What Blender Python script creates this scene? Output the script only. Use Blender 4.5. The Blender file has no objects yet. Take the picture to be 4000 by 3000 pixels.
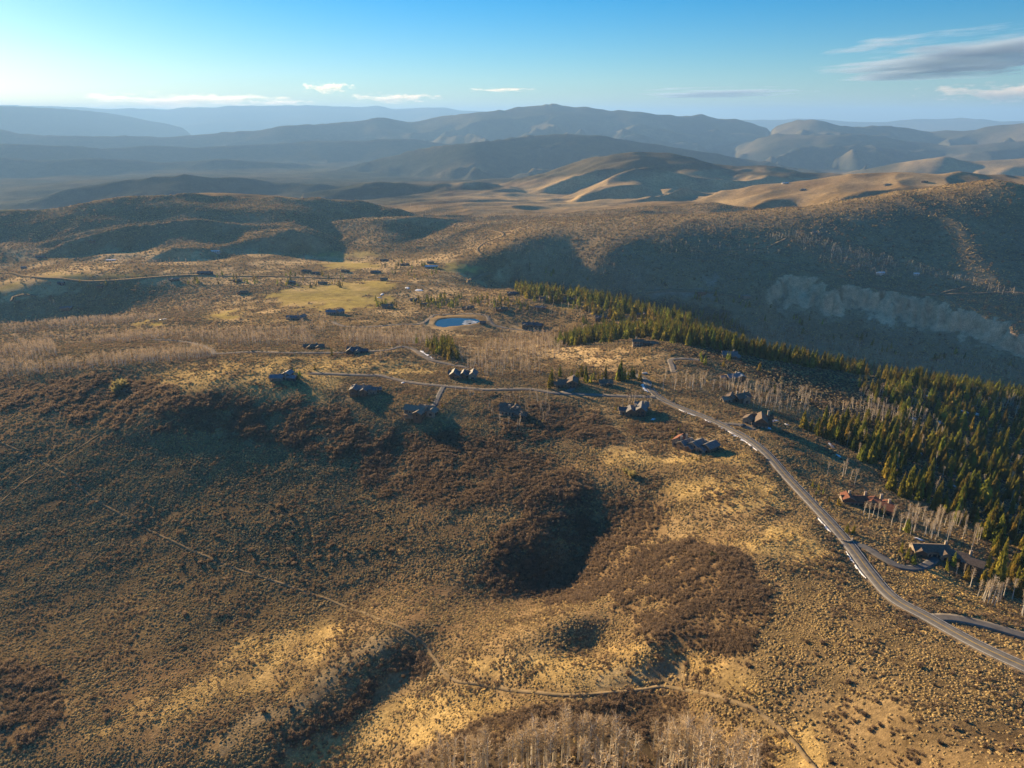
import bpy, math, random
import numpy as np
from mathutils import Vector, Matrix

random.seed(7)
RNG = np.random.default_rng(11)
SC = bpy.context.scene
COL = SC.collection

# ----------------------------------------------------------------------------------------------------------------
# camera, sky, sun, exposure
# ----------------------------------------------------------------------------------------------------------------
ZC = 200.0                                   # the drone's height above the datum (m)
PW, PH = 2212.0, 1659.0                      # measuring frame of the photograph
FV = (PW / 2) / math.tan(math.radians(35.0))
HORIZON_V = 250.0
PITCH = math.atan((PH / 2 - HORIZON_V) / FV)
SUN_AZ = math.radians(-41.0)                 # from +Y (view direction), negative = left
SUN_EL = math.radians(11.5)

cam_data = bpy.data.cameras.new('camera')
cam = bpy.data.objects.new('camera', cam_data)
COL.objects.link(cam)
cam.location = (0, 0, ZC)
cam.rotation_euler = (math.pi / 2 - PITCH, 0, 0)
cam_data.sensor_fit = 'HORIZONTAL'
cam_data.sensor_width = 36.0
cam_data.lens = 18.0 / math.tan(math.radians(35.0))
cam_data.clip_start = 1.0
cam_data.clip_end = 300000.0
SC.camera = cam

world = bpy.data.worlds.new('World')
SC.world = world
world.use_nodes = True
wn = world.node_tree.nodes
sky = wn.new('ShaderNodeTexSky')
sky.sky_type = 'NISHITA'
sky.sun_disc = False
sky.sun_elevation = SUN_EL
sky.sun_rotation = SUN_AZ
sky.altitude = 2400.0
sky.air_density = 1.3
sky.dust_density = 0.85
sky.ozone_density = 5.0
wn['Background'].inputs['Strength'].default_value = 0.05
sky_tone = wn.new('ShaderNodeHueSaturation')          # the photograph's rich evening blue
sky_tone.inputs['Saturation'].default_value = 1.36
world.node_tree.links.new(sky.outputs[0], sky_tone.inputs['Color'])
world.node_tree.links.new(sky_tone.outputs[0], wn['Background'].inputs['Color'])

sun_data = bpy.data.lights.new('sun', 'SUN')
sun_data.energy = 5.0
sun_data.angle = math.radians(0.53)
sun_data.color = (1.0, 0.71, 0.39)
sun = bpy.data.objects.new('sun', sun_data)
COL.objects.link(sun)
SUN_DIR = Vector((math.sin(SUN_AZ) * math.cos(SUN_EL), math.cos(SUN_AZ) * math.cos(SUN_EL), math.sin(SUN_EL)))
sun.rotation_euler = SUN_DIR.to_track_quat('Z', 'Y').to_euler()
sun.location = (-400, 500, 600)

SC.view_settings.view_transform = 'Standard'
SC.view_settings.look = 'None'
SC.view_settings.gamma = 1.0
SC.view_settings.use_curve_mapping = False
SC.view_settings.exposure = 1.6
SC.render.engine = 'CYCLES'
SC.cycles.use_denoising = True
SC.cycles.denoiser = 'OPENIMAGEDENOISE'
SC.cycles.denoising_input_passes = 'RGB_ALBEDO_NORMAL'
SC.cycles.max_bounces = 4
SC.cycles.diffuse_bounces = 2
SC.cycles.glossy_bounces = 2
SC.cycles.transparent_max_bounces = 6
SC.cycles.volume_bounces = 1
SC.cycles.use_adaptive_sampling = False

HAZE_DENSITY = 4.0e-5
HAZE_COLOR = (.27, .54, 1.0, 1)
HAZE_ANISO = 0.15
# ----------------------------------------------------------------------------------------------------------------
# projection helpers: a place in the photograph (measured in a 2212 x 1659 frame) and a distance give a real point
# ----------------------------------------------------------------------------------------------------------------
CP, SP = math.cos(PITCH), math.sin(PITCH)

def ray(u, v):
    u = np.asarray(u, float); v = np.asarray(v, float)
    x = (u - PW / 2) / FV; y = -(v - PH / 2) / FV
    return x, CP + y * SP, -SP + y * CP

def theta_t(u, v):
    x, y, z = ray(u, v)
    return np.arctan2(x, y), -z / np.hypot(x, y)

def project(x, y, z):
    dz = z - ZC
    f = y * CP - dz * SP
    up = y * SP + dz * CP
    f = np.where(f < 1e-3, 1e-3, f)
    return PW / 2 + FV * x / f, PH / 2 - FV * up / f

# ---- value-gradient noise -------------------------------------------------------------------------------------
def _hash(ix, iy, seed):
    h = (ix * 374761393 + iy * 668265263 + seed * 2147483647) & 0xFFFFFFFF
    h = ((h ^ (h >> 13)) * 1274126177) & 0xFFFFFFFF
    h = ((h ^ (h >> 16)) * 2246822519) & 0xFFFFFFFF
    return (h ^ (h >> 15)) & 0xFFFFFFFF

def noise(x, y, seed=0):
    x0 = np.floor(x).astype(np.int64); y0 = np.floor(y).astype(np.int64)
    fx = x - x0; fy = y - y0
    sx = fx * fx * fx * (fx * (fx * 6 - 15) + 10); sy = fy * fy * fy * (fy * (fy * 6 - 15) + 10)
    def g(ix, iy, dx, dy):
        a = _hash(ix, iy, seed) * (2 * math.pi / 4294967296.0)
        return np.cos(a) * dx + np.sin(a) * dy
    n00 = g(x0, y0, fx, fy); n10 = g(x0 + 1, y0, fx - 1, fy)
    n01 = g(x0, y0 + 1, fx, fy - 1); n11 = g(x0 + 1, y0 + 1, fx - 1, fy - 1)
    return 1.5 * ((n00 * (1 - sx) + n10 * sx) * (1 - sy) + (n01 * (1 - sx) + n11 * sx) * sy)

def sstep(a, b, x):
    k = np.clip((x - a) / (b - a), 0, 1)
    return k * k * (3 - 2 * k)

# ---- near and middle terrain: measured heights, interpolated --------------------------------------------------
# (u, v, z): a visible place and its height;   (u, v, 'd', d): a visible place and how far ahead it lies
CTRL = [
 # ridge that carries the road
 (2212,1445,20),(2010,1340,14),(1880,1240,8),(1760,1090,1),(1655,975,-5),(1540,907,-9),(1420,857,-12),(1395,820,-16),
 (1500,1050,-3),(1600,1090,2),(1690,1100,2),(1600,1200,6),(1750,1250,9),(1850,1400,16),(2000,1550,24),(2212,1640,30),(1800,1520,13),(1650,1640,8),(1900,1659,18),
 (1500,1300,-1),(1400,1180,-14),(1330,1230,-22),(1420,1400,-5),(1600,1400,5),(1560,1500,2),(1500,1600,-6),
 # bench and gullies in front
 (1250,1450,-14),(1130,1400,-18),(1300,1560,-12),(1100,1600,-18),(1300,1659,-9),(1480,1500,-7),(1440,1440,-8),
 (1150,1338,-26),(1060,1360,-29),(1240,1345,-17),(1278,1395,-20.3),
 (1180,1262,-39),(1180,1178,-27.5),(1100,1190,-31),(1110,1296,-39),(1265,1228,-31.5),(1235,1240,-36),(1300,1150,-26),(1000,1310,-40),(1200,1105,-21),(1200,1000,-16),(1100,1000,-18),(1220,1150,-25.5),(1310,1040,-13),
 # ridge and gully to the lower left
 (870,1365,-37),(785,1432,-42),(650,1512,-48),(552,1585,-51.5),(430,1672,-54.5),(735,1402,-44.5),(600,1478,-50.5),(900,1425,-41),(800,1495,-46.3),(700,1570,-50.5),(590,1659,-53.5),
 (950,1500,-37),(880,1590,-42),(980,1640,-30),(1060,1520,-27),(800,1659,-49),
 # broad left slope
 (430,955,-34.5),(600,965,-32.5),(300,950,-36.5),(150,900,-39),(0,860,-45),(700,1000,-34),(850,965,-26),(1000,960,-18),(0,960,-49),
 (430,1100,-50),(0,1100,-62),(200,1200,-63),(400,1250,-59),(600,1150,-49),(800,1100,-40),(950,1120,-33),(1050,1080,-25),
 (0,1400,-68),(200,1400,-64),(450,1420,-57),(700,1300,-53),(0,1659,-66),(200,1600,-60),(850,1250,-46),
 # house plateau and its rim
 (560,858,-17),(430,848,-16),(250,805,-24),(120,800,-33),(0,812,-42),(750,880,-17),(900,915,-17),(1000,905,-14),
 (615,820,-13),(785,850,-13),(905,895,-14),(900,835,-12),(1000,812,-13),(1105,890,-12),(1100,845,-11),(1230,830,-13),(1370,890,-11),(1500,965,-7),(1250,900,-13),
 (460,765,-26),(620,765,-20),(770,765,-19),(900,760,-22),(960,785,-19),(300,770,-27),(1250,770,-30),(1130,775,-32),(1330,790,-19),
 (1390,748,-20),(1460,790,-16),(1575,772,-24),(1590,825,-20),(1640,915,-12),(1585,862,-17),
 # wooded slope right of the road
 (1870,1090,-5),(2030,1200,3),(1750,960,-17),(1800,900,-31),(1700,850,-26),(2000,1000,-36),(2212,1080,-46),(2150,1250,-6),(2212,1180,-26),(2212,1000,-62),(2000,900,-52),(1900,1000,-27),
 (2212,1330,4),(2100,1350,13),(1600,765,-30),(1750,790,-40),(1900,815,-52),(2050,840,-66),(2212,870,-82),
 # behind the plateau: pond, meadows, golf course
 (985,693,'d',1050),(1150,715,'d',1000),(1060,680,'d',1075),(725,675,'d',1090),(640,690,'d',1040),(500,720,'d',900),(300,735,'d',840),
 (1100,745,'d',840),(850,720,'d',930),(200,762,-32),(0,790,-45),(350,742,'d',810),
 (200,738,'d',930),(60,740,'d',900),(0,700,'d',1100),(300,705,'d',1010),(150,700,'d',1080),
 (200,688,'d',1290),(400,670,'d',1220),(0,690,'d',1300),(300,606,'d',1430),(500,630,'d',1350),(100,612,'d',1420),(0,640,'d',1380),(420,596,'d',1500),
 (750,640,'d',1300),(800,600,'d',1530),(640,600,'d',1520),(900,560,'d',1780),(1000,600,'d',1500),(1030,530,'d',1900),(880,650,'d',1260),(1000,650,'d',1230),
 (200,570,'d',1750),(0,580,'d',1700),(400,560,'d',1850),(600,555,'d',1850),(750,560,'d',1850),(300,530,'d',2100),(0,540,'d',1900),(470,545,'d',2000),
 (700,530,'d',2100),(850,520,'d',2080),(950,500,'d',2150),
 # wooded spur between meadows and the right valley
 (1110,625,'d',1290),(1250,640,'d',1160),(1350,660,'d',1050),(1450,690,'d',950),(1250,700,'d',990),(1350,715,'d',900),(1500,705,'d',900),
 # far wall of the right valley: plateau edge, slope, ridge
 (1120,505,'d',1835),(1120,555,'d',1705),(1300,500,'d',1768),(1300,570,'d',1603),(1500,492,'d',1760),(1500,565,'d',1585),(1700,484,'d',1760),(1700,520,'d',1680),(1700,560,'d',1598),
 (1800,466,'d',1778),(1800,520,'d',1662),(1800,560,'d',1582),(1900,440,'d',1817),(1900,452,'d',1786),(1900,500,'d',1686),(1900,560,'d',1569),(1900,600,'d',1499),
 (2000,424,'d',1828),(2000,436,'d',1795),(2000,490,'d',1686),(2000,560,'d',1555),(2000,600,'d',1486),
 (2212,403,'d',1817),(2212,415,'d',1784),(2212,490,'d',1639),(2212,600,'d',1452),(2212,640,'d',1391),(2212,680,'d',1333),
 (1690,612,'d',1500),(1800,622,'d',1470),(1900,642,'d',1430),(2000,668,'d',1380),(2100,698,'d',1325),(2212,735,'d',1260),
 (1690,668,'d',1425),(1800,690,'d',1380),(1950,712,'d',1325),(2080,738,'d',1275),(2212,768,'d',1205),
 # beyond
 (1000,450,'d',3000),(1200,450,'d',3100),(1000,415,'d',4100),(1150,425,'d',3900),(1300,450,'d',3000),(1450,440,'d',2900),(850,470,'d',2700),(1100,470,'d',2650),(1600,450,'d',2600),
 (900,440,'d',3300),(900,405,'d',4800),(800,390,'d',6500),(50,430,'d',4900),(0,460,'d',4100),(400,395,'d',5600),(1000,395,'d',6300),
]
HID = [  # hidden ground: (u, d, z)
 (1300,1450,-225),(1500,1250,-228),(1700,1080,-232),(1900,1000,-236),(2100,980,-240),(2212,960,-245),(1150,1600,-200),
 (1600,1000,-150),(1800,860,-130),(2000,850,-140),(2212,850,-160),(1400,1150,-130),
 (1700,2300,-120),(1700,2700,-150),(1900,2500,-120),(2212,2500,-100),(2212,3100,-90),(1900,3000,-110),(1600,3400,-140),
 (200,2800,-200),(500,2700,-190),(0,2600,-210),(300,3300,-260),(700,3400,-220),
 (0,8000,-400),(1106,8000,-400),(2212,7000,-350),(1106,5600,-250),(1600,5600,-250),(2212,4600,-200),
 (0,14000,-420),(1106,14000,-420),(2212,14000,-380),(0,60000,-450),(1106,60000,-450),(2212,60000,-450),
 (0,110,-62),(500,110,-58),(1106,110,-22),(1700,110,12),(2212,110,36),(1106,70,-24),(0,70,-62),(2212,70,38),
 (-500,300,-64),(-500,700,-60),(-500,1500,-130),(-500,3000,-220),(2700,300,-10),(2700,600,-110),(2700,1000,-240),(2700,1600,-130),(2700,2300,10),(2700,150,34),(-500,6000,-380),(2700,6000,-330),(-500,14000,-420),(2700,14000,-400),(-500,60000,-450),(2700,60000,-450),
]
def _controls():
    th, ld, tv = [], [], []
    for c in CTRL:
        a, t = theta_t(c[0], c[1])
        d = c[3] / math.cos(a) if len(c) == 4 else (ZC - c[2]) / t
        th.append(a); ld.append(math.log(d)); tv.append(t)
    for u, d, z in HID:
        a, _ = theta_t(u, HORIZON_V)
        d = d / math.cos(a)
        th.append(a); ld.append(math.log(d)); tv.append((ZC - z) / d)
    return np.array(th, float), np.array(ld, float), np.array(tv, float)

class Rbf:
    def __init__(s, th, ld, val, c=0.05, lam=2e-4):
        s.th, s.ld, s.c = th, ld, c
        n = len(th)
        K = s._k(th, ld)
        K[np.arange(n), np.arange(n)] -= lam
        P = np.stack([np.ones(n), th, ld], 1)
        A = np.block([[K, P], [P.T, np.zeros((3, 3))]])
        s.w = np.linalg.solve(A, np.concatenate([val, np.zeros(3)]))
    def _k(s, th, ld):
        return np.sqrt((th[:, None] - s.th) ** 2 + (ld[:, None] - s.ld) ** 2 + s.c ** 2)
    def __call__(s, th, ld):
        out = np.empty(len(th))
        for i in range(0, len(th), 20000):
            a, b = th[i:i + 20000], ld[i:i + 20000]
            out[i:i + 20000] = s._k(a, b) @ s.w[:-3] + s.w[-3] + s.w[-2] * a + s.w[-1] * b
        return out

RANGES = [  # far hills: crest line (u, v), distance, front slope, back slope, spur strength
 dict(d=38000, f=.16, b=.05, s=.2, w=2600, p=[(-900,228),(0,226),(60,228),(150,230),(235,235),(280,233),(365,236),(400,231),(465,232),(490,228),(560,227.5),(660,227),(720,229),(780,231),(800,229),(815,227.5),(830,230),(850,236),(925,231),(960,231),(990,238),(1055,240),(1100,252)]),
 dict(d=35000, f=.16, b=.05, s=.2, w=2400, p=[(1500,270),(1600,258.5),(1696,258),(1716,255),(1771,257),(1831,262),(1896,263.5),(1916,263),(1976,256),(2026,257),(2076,254),(2131,258),(2161,262),(2212,261),(3000,262)]),
 dict(d=24000, f=.20, b=.05, s=.25, w=2200, p=[(-900,225),(-200,224),(0,228),(150,235),(215,241),(280,252),(360,267),(430,285)]),
 dict(d=15000, f=.21, b=.12, s=.65, w=1300, p=[(-900,290),(-100,278),(0,281),(40,288),(130,293),(230,295),(270,291),(300,293),(340,297),(420,292),(480,286),(560,283),(580,277),(650,270),(740,264),(790,259),(802,255),(815,253.5),(830,255),(845,259),(880,264),(905,263),(960,250),(1000,245),(1050,241),(1068,238.5),(1078,235.5),(1090,237),(1121,230.5),(1150,228),(1171,226.5),(1178,223.5),(1186,225),(1192,222.5),(1201,224),(1213,229),(1236,232),(1271,231),(1326,239),(1351,239),(1416,247),(1476,252),(1496,249),(1508,246.5),(1518,246),(1531,249),(1551,256),(1586,257),(1606,261),(1636,271),(1666,276),(1690,282)]),
 dict(d=14500, f=.19, b=.12, s=.8, w=1100, p=[(1640,290),(1666,274),(1690,268),(1706,262),(1726,258),(1761,258),(1780,261),(1796,265),(1816,270),(1861,272),(1881,270),(1926,272),(1976,280),(2011,284),(2041,281),(2106,280),(2141,272),(2166,268.5),(2212,267),(2500,262),(3000,268)]),
 dict(d=11500, f=.23, b=.1, s=.4, w=1000, p=[(-900,310),(0,312),(120,316),(260,320),(330,317),(420,322),(520,318),(640,309),(760,305),(860,299),(900,300),(960,312),(1100,322),(1250,330)]),
 dict(d=12000, f=.17, b=.1, s=.9, w=900, p=[(1560,330),(1640,300),(1680,290),(1760,294),(1840,288),(1900,292),(1960,303),(2050,318),(2120,312),(2212,306),(2500,300)]),
 dict(d=8300, f=.28, b=.15, s=.65, w=800, p=[(640,392),(720,368),(800,348),(880,328),(960,315),(1030,304),(1106,297),(1150,294),(1200,291),(1240,293),(1290,293),(1350,300),(1400,309),(1460,318),(1530,330),(1600,344),(1650,352),(1740,366),(1850,380)]),
 dict(d=9500, f=.22, b=.1, s=.4, w=900, p=[(-900,345),(0,342),(100,348),(200,343),(320,350),(450,346),(560,352),(680,356),(760,372)]),
 dict(d=7500, f=.18, b=.12, s=.8, w=600, p=[(1750,392),(1850,372),(1960,352),(2040,340),(2100,346),(2212,342),(2500,330)]),
 dict(d=4700, f=.10, b=.13, s=.7, w=520, p=[(960,418),(1040,402),(1136,382),(1180,372),(1226,360),(1260,350),(1291,342.5),(1346,337),(1375,333),(1401,330.5),(1430,333),(1456,336),(1486,342),(1541,350),(1570,354),(1596,356),(1656,356),(1731,372),(1806,381),(1880,395)]),
 dict(d=5200, f=.24, b=.13, s=.45, w=520, p=[(-100,470),(60,440),(120,415),(180,402),(260,391),(330,384.5),(400,381),(440,382),(480,384),(560,392),(650,395),(740,402),(800,408),(880,420)]),
 dict(d=4300, f=.2, b=.13, s=.5, w=300, p=[(620,422),(680,412),(740,404),(790,396),(815,394),(850,400),(900,402),(960,400),(1000,396),(1040,397),(1080,404),(1130,416)]),
 dict(d=2650, f=.155, b=.14, s=.75, w=380, p=[(-900,480),(0,461.5),(88,459),(158,447),(245,431),(333,428),(371,424),(396,415.5),(420,414),(440,417),(455,420),(490,418),(543,422),(595,422),(665,429),(728,435),(774,436),(830,446),(900,466),(960,480)]),
 dict(d=2330, f=.15, b=.10, s=.6, w=330, p=[(420,545),(480,518),(560,499),(640,489),(720,481),(800,475),(900,472),(1000,478),(1080,490)]),
 dict(d=3150, f=.12, b=.11, s=.75, w=420, p=[(1380,470),(1480,440),(1560,418),(1650,402),(1720,394),(1806,381),(1870,374.5),(1950,375),(2080,378),(2212,382),(2600,370)]),
]

# ---- the grid: polar about the take-off point, fine where the valley is seen, coarse behind -------------------
_tf = np.radians(np.linspace(-44, 44, 821))
_tl = np.radians(np.concatenate([np.arange(-180, -60, 6.0), np.arange(-60, -44, 1.0)]))
_tr = np.radians(np.concatenate([np.arange(45, 60, 1.0), np.arange(60, 180, 6.0)]))
TH = np.concatenate([_tl, _tf, _tr])
RR = np.exp(np.concatenate([np.linspace(math.log(60), math.log(150), 40)[:-1], np.linspace(math.log(150), math.log(800), 410)[:-1],
                            np.linspace(math.log(800), math.log(1330), 84)[:-1], np.linspace(math.log(1330), math.log(1760), 130)[:-1], np.linspace(math.log(1760), math.log(6000), 200)[:-1], np.linspace(math.log(6000), math.log(62000), 190)]))
NT, NR = len(TH), len(RR)
LR = np.log(RR)
GT, GL = np.meshgrid(TH, LR, indexing='ij')
GR = np.exp(GL)
GX, GY = GR * np.sin(GT), GR * np.cos(GT)
CELL = np.gradient(RR)[None, :] * np.ones((NT, 1))

def fbm(octs, seed, x=GX, y=GY, cell=CELL):
    out = np.zeros_like(x)
    for i, (wl, amp) in enumerate(octs):
        fade = np.clip(wl / (2.5 * cell) - 0.6, 0, 1)
        out += amp * fade * noise(x / wl + 17.3 * i, y / wl - 9.1 * i, seed + i)
    return out

def build_heights():
    th, ld, tv = _controls()
    rbf = Rbf(th, ld, tv)
    # evaluate on a thinned grid, then interpolate bilinearly
    ti = np.arange(0, NT, 2); ri = np.arange(0, NR, 2)
    if ti[-1] != NT - 1: ti = np.append(ti, NT - 1)
    if ri[-1] != NR - 1: ri = np.append(ri, NR - 1)
    lim = math.radians(52)
    tt, ll = np.meshgrid(np.clip(TH[ti], -lim, lim), LR[ri], indexing='ij')
    t = rbf(tt.ravel(), ll.ravel()).reshape(tt.shape)
    tmp = np.stack([np.interp(LR, LR[ri], row) for row in t])
    t = np.stack([np.interp(np.arange(NT), ti, tmp[:, j]) for j in range(NR)], 1)
    z = ZC - t * GR
    z = np.where(GR > 7000, np.clip(z, -480, -300), z)
    # far hills
    for k, m in enumerate(RANGES):
        pu = np.array([p[0] for p in m['p']], float); pv = np.array([p[1] for p in m['p']], float)
        a, tc = theta_t(pu, pv)
        d0 = m['d']
        dd = d0 * (1 + 0.05 * noise(TH * 9 + k, TH * 0 + k * 3.7, 40 + k))
        tcr = np.interp(TH, a, tc, left=tc[0], right=tc[-1])
        zc = ZC - tcr * dd
        ends = np.ones(NT)
        if pu[0] > -500: ends *= sstep(a[0] - 0.02, a[0] + 0.02, TH)
        if pu[-1] < 2400: ends *= 1 - sstep(a[-1] - 0.02, a[-1] + 0.02, TH)
        j0 = int(np.searchsorted(RR, d0 * 0.45)); j1 = int(np.searchsorted(RR, d0 * 1.7))
        X, Y, R = GX[:, j0:j1], GY[:, j0:j1], GR[:, j0:j1]
        s = R - dd[:, None]
        w = m['w']
        # spurs that run down the fall line, stretched along the slope
        wx = X + 0.35 * w * noise(X / w, Y / w, 70 + k)
        wy = Y + 0.35 * w * noise(X / w + 31, Y / w, 90 + k)
        # ridges strike towards the left and the viewer, as the bedding does
        el = 2.6 if d0 < 6000 else 1.7
        al, ac = (wx * .90 + wy * .44) / (w * el), (wx * .44 - wy * .90) / w
        q = 1 - np.abs(noise(al, ac, 110 + k))
        q2 = 1 - np.abs(noise(al * 2.2 + 5, ac * 2.0, 130 + k))
        spur = 0.7 * q + 0.3 * q2
        fr = np.maximum(-s, 0); bk = np.maximum(s, 0)
        mod = 1 + m['s'] * (0.72 - spur) * 2.2
        drop = m['f'] * fr * np.clip(mod, 0.15, 3.0) * sstep(0, w * 1.2, fr) + m['f'] * fr * (1 - sstep(0, w * 1.2, fr)) + m['b'] * bk
        # narrow crags belong to the crest only
        zs = np.convolve(np.pad(zc, 20, 'edge'), np.hanning(43)[1:-1] / np.hanning(43)[1:-1].sum(), 'valid')
        low = sstep(0, .35 * w, np.abs(s))
        zr = zc[:, None] * (1 - low) + zs[:, None] * low - drop - (1 - ends)[:, None] * 900 - 500 * (1 - sstep(d0 * .5, d0 * .78, R)) ** 2
        kk = 6 + 0.002 * d0
        zo = z[:, j0:j1]
        h = np.clip(0.5 + 0.5 * (zr - zo) / kk, 0, 1)
        z[:, j0:j1] = zo * (1 - h) + zr * h + kk * h * (1 - h) * 0.5
    # relief at every scale
    amp = sstep(120, 260, GR)
    z = z + amp * fbm([(140, 2.0), (60, 1.3), (26, .55), (11, .28)], 3) * (1 - 0.6 * sstep(700, 1500, GR))
    rid = 1 - np.abs(noise(GX / 330 + .4 * noise(GX / 200, GY / 200, 7), GY / 330, 8))
    z += (rid - .7) * 15 * sstep(1300, 2400, GR) * (1 - .6 * sstep(7000, 12000, GR)) * (1 - sstep(20000, 30000, GR))
    z += fbm([(900, 22), (420, 9), (200, 5), (90, 2.4)], 21) * sstep(1700, 5000, GR) * (1 - .5 * sstep(9000, 20000, GR))
    z += fbm([(2600, 30)], 27) * sstep(6000, 12000, GR) * (1 - sstep(12500, 13500, GR))
    # drainage lines on the middle and far hills
    wx = GX + 60 * noise(GX / 260, GY / 260, 51); wy = GY + 60 * noise(GX / 260 + 9, GY / 260, 52)
    g1 = 1 - 2 * np.abs(noise((wx * .9 + wy * .44) / 360, (wx * .44 - wy * .9) / 170, 53))
    z += g1 * 7 * sstep(2000, 3000, GR) * (1 - sstep(6500, 8500, GR))
    wx = GX + 200 * noise(GX / 900, GY / 900, 54); wy = GY + 200 * noise(GX / 900 + 9, GY / 900, 55)
    g2 = 1 - 2 * np.abs(noise((wx * .8 + wy * .6) / 1100, (wx * .6 - wy * .8) / 520, 56))
    z += g2 * 11 * sstep(6500, 8500, GR) * (1 - sstep(17000, 22000, GR))
    # behind the viewpoint the ground simply goes on
    side = sstep(math.radians(75), math.radians(150), np.abs(GT))
    avg = 0.5 * (z[0] + z[-1])
    return z * (1 - side) + avg[None, :] * side

GZ = build_heights()

# ---- look-ups ---------------------------------------------------------------------------------------------------
def _ij(th, lr):
    i = np.clip(np.searchsorted(TH, th) - 1, 0, NT - 2); j = np.clip(np.searchsorted(LR, lr) - 1, 0, NR - 2)
    a = np.clip((th - TH[i]) / (TH[i + 1] - TH[i]), 0, 1); b = np.clip((lr - LR[j]) / (LR[j + 1] - LR[j]), 0, 1)
    return i, j, a, b

def sample(grid, x, y):
    x = np.asarray(x, float); y = np.asarray(y, float)
    r = np.maximum(np.hypot(x, y), 61.0)
    i, j, a, b = _ij(np.arctan2(x, y), np.log(r))
    return (grid[i, j] * (1 - a) + grid[i + 1, j] * a) * (1 - b) + (grid[i, j + 1] * (1 - a) + grid[i + 1, j + 1] * a) * b

def ground(x, y):
    return sample(GZ, x, y)

def pick(u, v, far=60000.0):
    """First ground point on the line of sight through a place of the photograph."""
    u = np.atleast_1d(np.asarray(u, float)); v = np.atleast_1d(np.asarray(v, float))
    th, t = theta_t(u, v)
    out = np.empty((len(u), 3))
    for n in range(len(u)):
        i = int(np.clip(np.searchsorted(TH, th[n]) - 1, 0, NT - 2)); a = (th[n] - TH[i]) / (TH[i + 1] - TH[i])
        col = GZ[i] * (1 - a) + GZ[i + 1] * a
        diff = col - (ZC - t[n] * RR)
        k = np.argmax(diff >= 0)
        if diff[k] < 0: k = NR - 1
        k = max(k, 1)
        f = diff[k - 1] / (diff[k - 1] - diff[k] + 1e-9)
        r = RR[k - 1] + np.clip(f, 0, 1) * (RR[k] - RR[k - 1])
        out[n] = (r * math.sin(th[n]), r * math.cos(th[n]), ZC - t[n] * r)
    return out

# ---- the pale eroded bluff on the far side of the right valley ---------------------------------------------------
def add_bluff():
    us = np.arange(1640, 2330, 10.0)
    vs = np.interp(us, [1640, 1680, 1720, 1760, 1800, 1840, 1880, 1930, 1990, 2050, 2110, 2160, 2212, 2330], [625, 616, 611, 622, 634, 632, 644, 650, 658, 680, 694, 716, 734, 760])
    p = pick(us, vs)
    th = np.arctan2(p[:, 0], p[:, 1]); r0 = smooth_line(np.hypot(p[:, 0], p[:, 1]), 3)
    r0 = np.interp(TH, th, r0)
    ends = sstep(th[0], th[0] + .022, TH)
    hgt = np.interp(TH, th, np.interp(us, [1640, 1690, 1800, 1900, 2000, 2100, 2212, 2330], [14, 24, 30, 26, 30, 27, 26, 22])) * ends
    arc = (TH * r0)[:, None]
    rt = r0[:, None] + 30 * (1 - 2 * np.abs(noise(arc / 62 + .3 * noise(GR / 30, arc / 40, 41), GR / 190, 42))) + 14 * (1 - 2 * np.abs(noise(arc / 23, GR / 90, 43))) + 4 * noise(arc / 9, GR / 20, 44)
    drop = 1 - sstep(0, 1, (GR - rt + 34) / 34)
    fade = sstep(-420, -150, GR - r0[:, None]) * (np.abs(GT) < .9)
    GZ[:] = GZ - drop * fade * hgt[:, None]
    face = ((GR > rt - 40) & (GR < rt + 1)) * ends[:, None]
    talus = sstep(-95, -42, GR - rt) * (GR < rt - 40) * ends[:, None]
    return np.clip(face + .3 * talus, 0, 1)

def smooth_line(a, k):
    pad = np.concatenate([np.full(k, a[0]), a, np.full(k, a[-1])])
    return np.convolve(pad, np.ones(2 * k + 1) / (2 * k + 1), 'valid')
BLUFF = add_bluff()
# ----------------------------------------------------------------------------------------------------------------
# roads, trails and the pond are laid on the ground first, so that the ground can be graded under them
# ----------------------------------------------------------------------------------------------------------------
def spline(pts, step):
    """Catmull-Rom through 2-D points, resampled at an even step."""
    p = np.asarray(pts, float)
    p = np.concatenate([[2 * p[0] - p[1]], p, [2 * p[-1] - p[-2]]])
    out = []
    for i in range(1, len(p) - 2):
        t = np.linspace(0, 1, 24, endpoint=False)[:, None]
        a, b, c, d = p[i - 1], p[i], p[i + 1], p[i + 2]
        out.append(0.5 * (2 * b + (c - a) * t + (2 * a - 5 * b + 4 * c - d) * t ** 2 + (3 * b - a - 3 * c + d) * t ** 3))
    out = np.concatenate(out + [p[-2:-1]])
    s = np.concatenate([[0], np.cumsum(np.hypot(*np.diff(out, axis=0).T))])
    n = max(int(s[-1] / step), 2)
    q = np.linspace(0, s[-1], n)
    return np.stack([np.interp(q, s, out[:, 0]), np.interp(q, s, out[:, 1])], 1)

def smooth1(a, k):
    if k < 1: return a
    pad = np.concatenate([np.full(k, a[0]), a, np.full(k, a[-1])])
    ker = np.hanning(2 * k + 3)[1:-1]; ker /= ker.sum()
    return np.convolve(pad, ker, 'valid')

def line_of(pix, step=2.0):
    w = pick([p[0] for p in pix], [p[1] for p in pix])
    return spline(w[:, :2], step)

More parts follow.
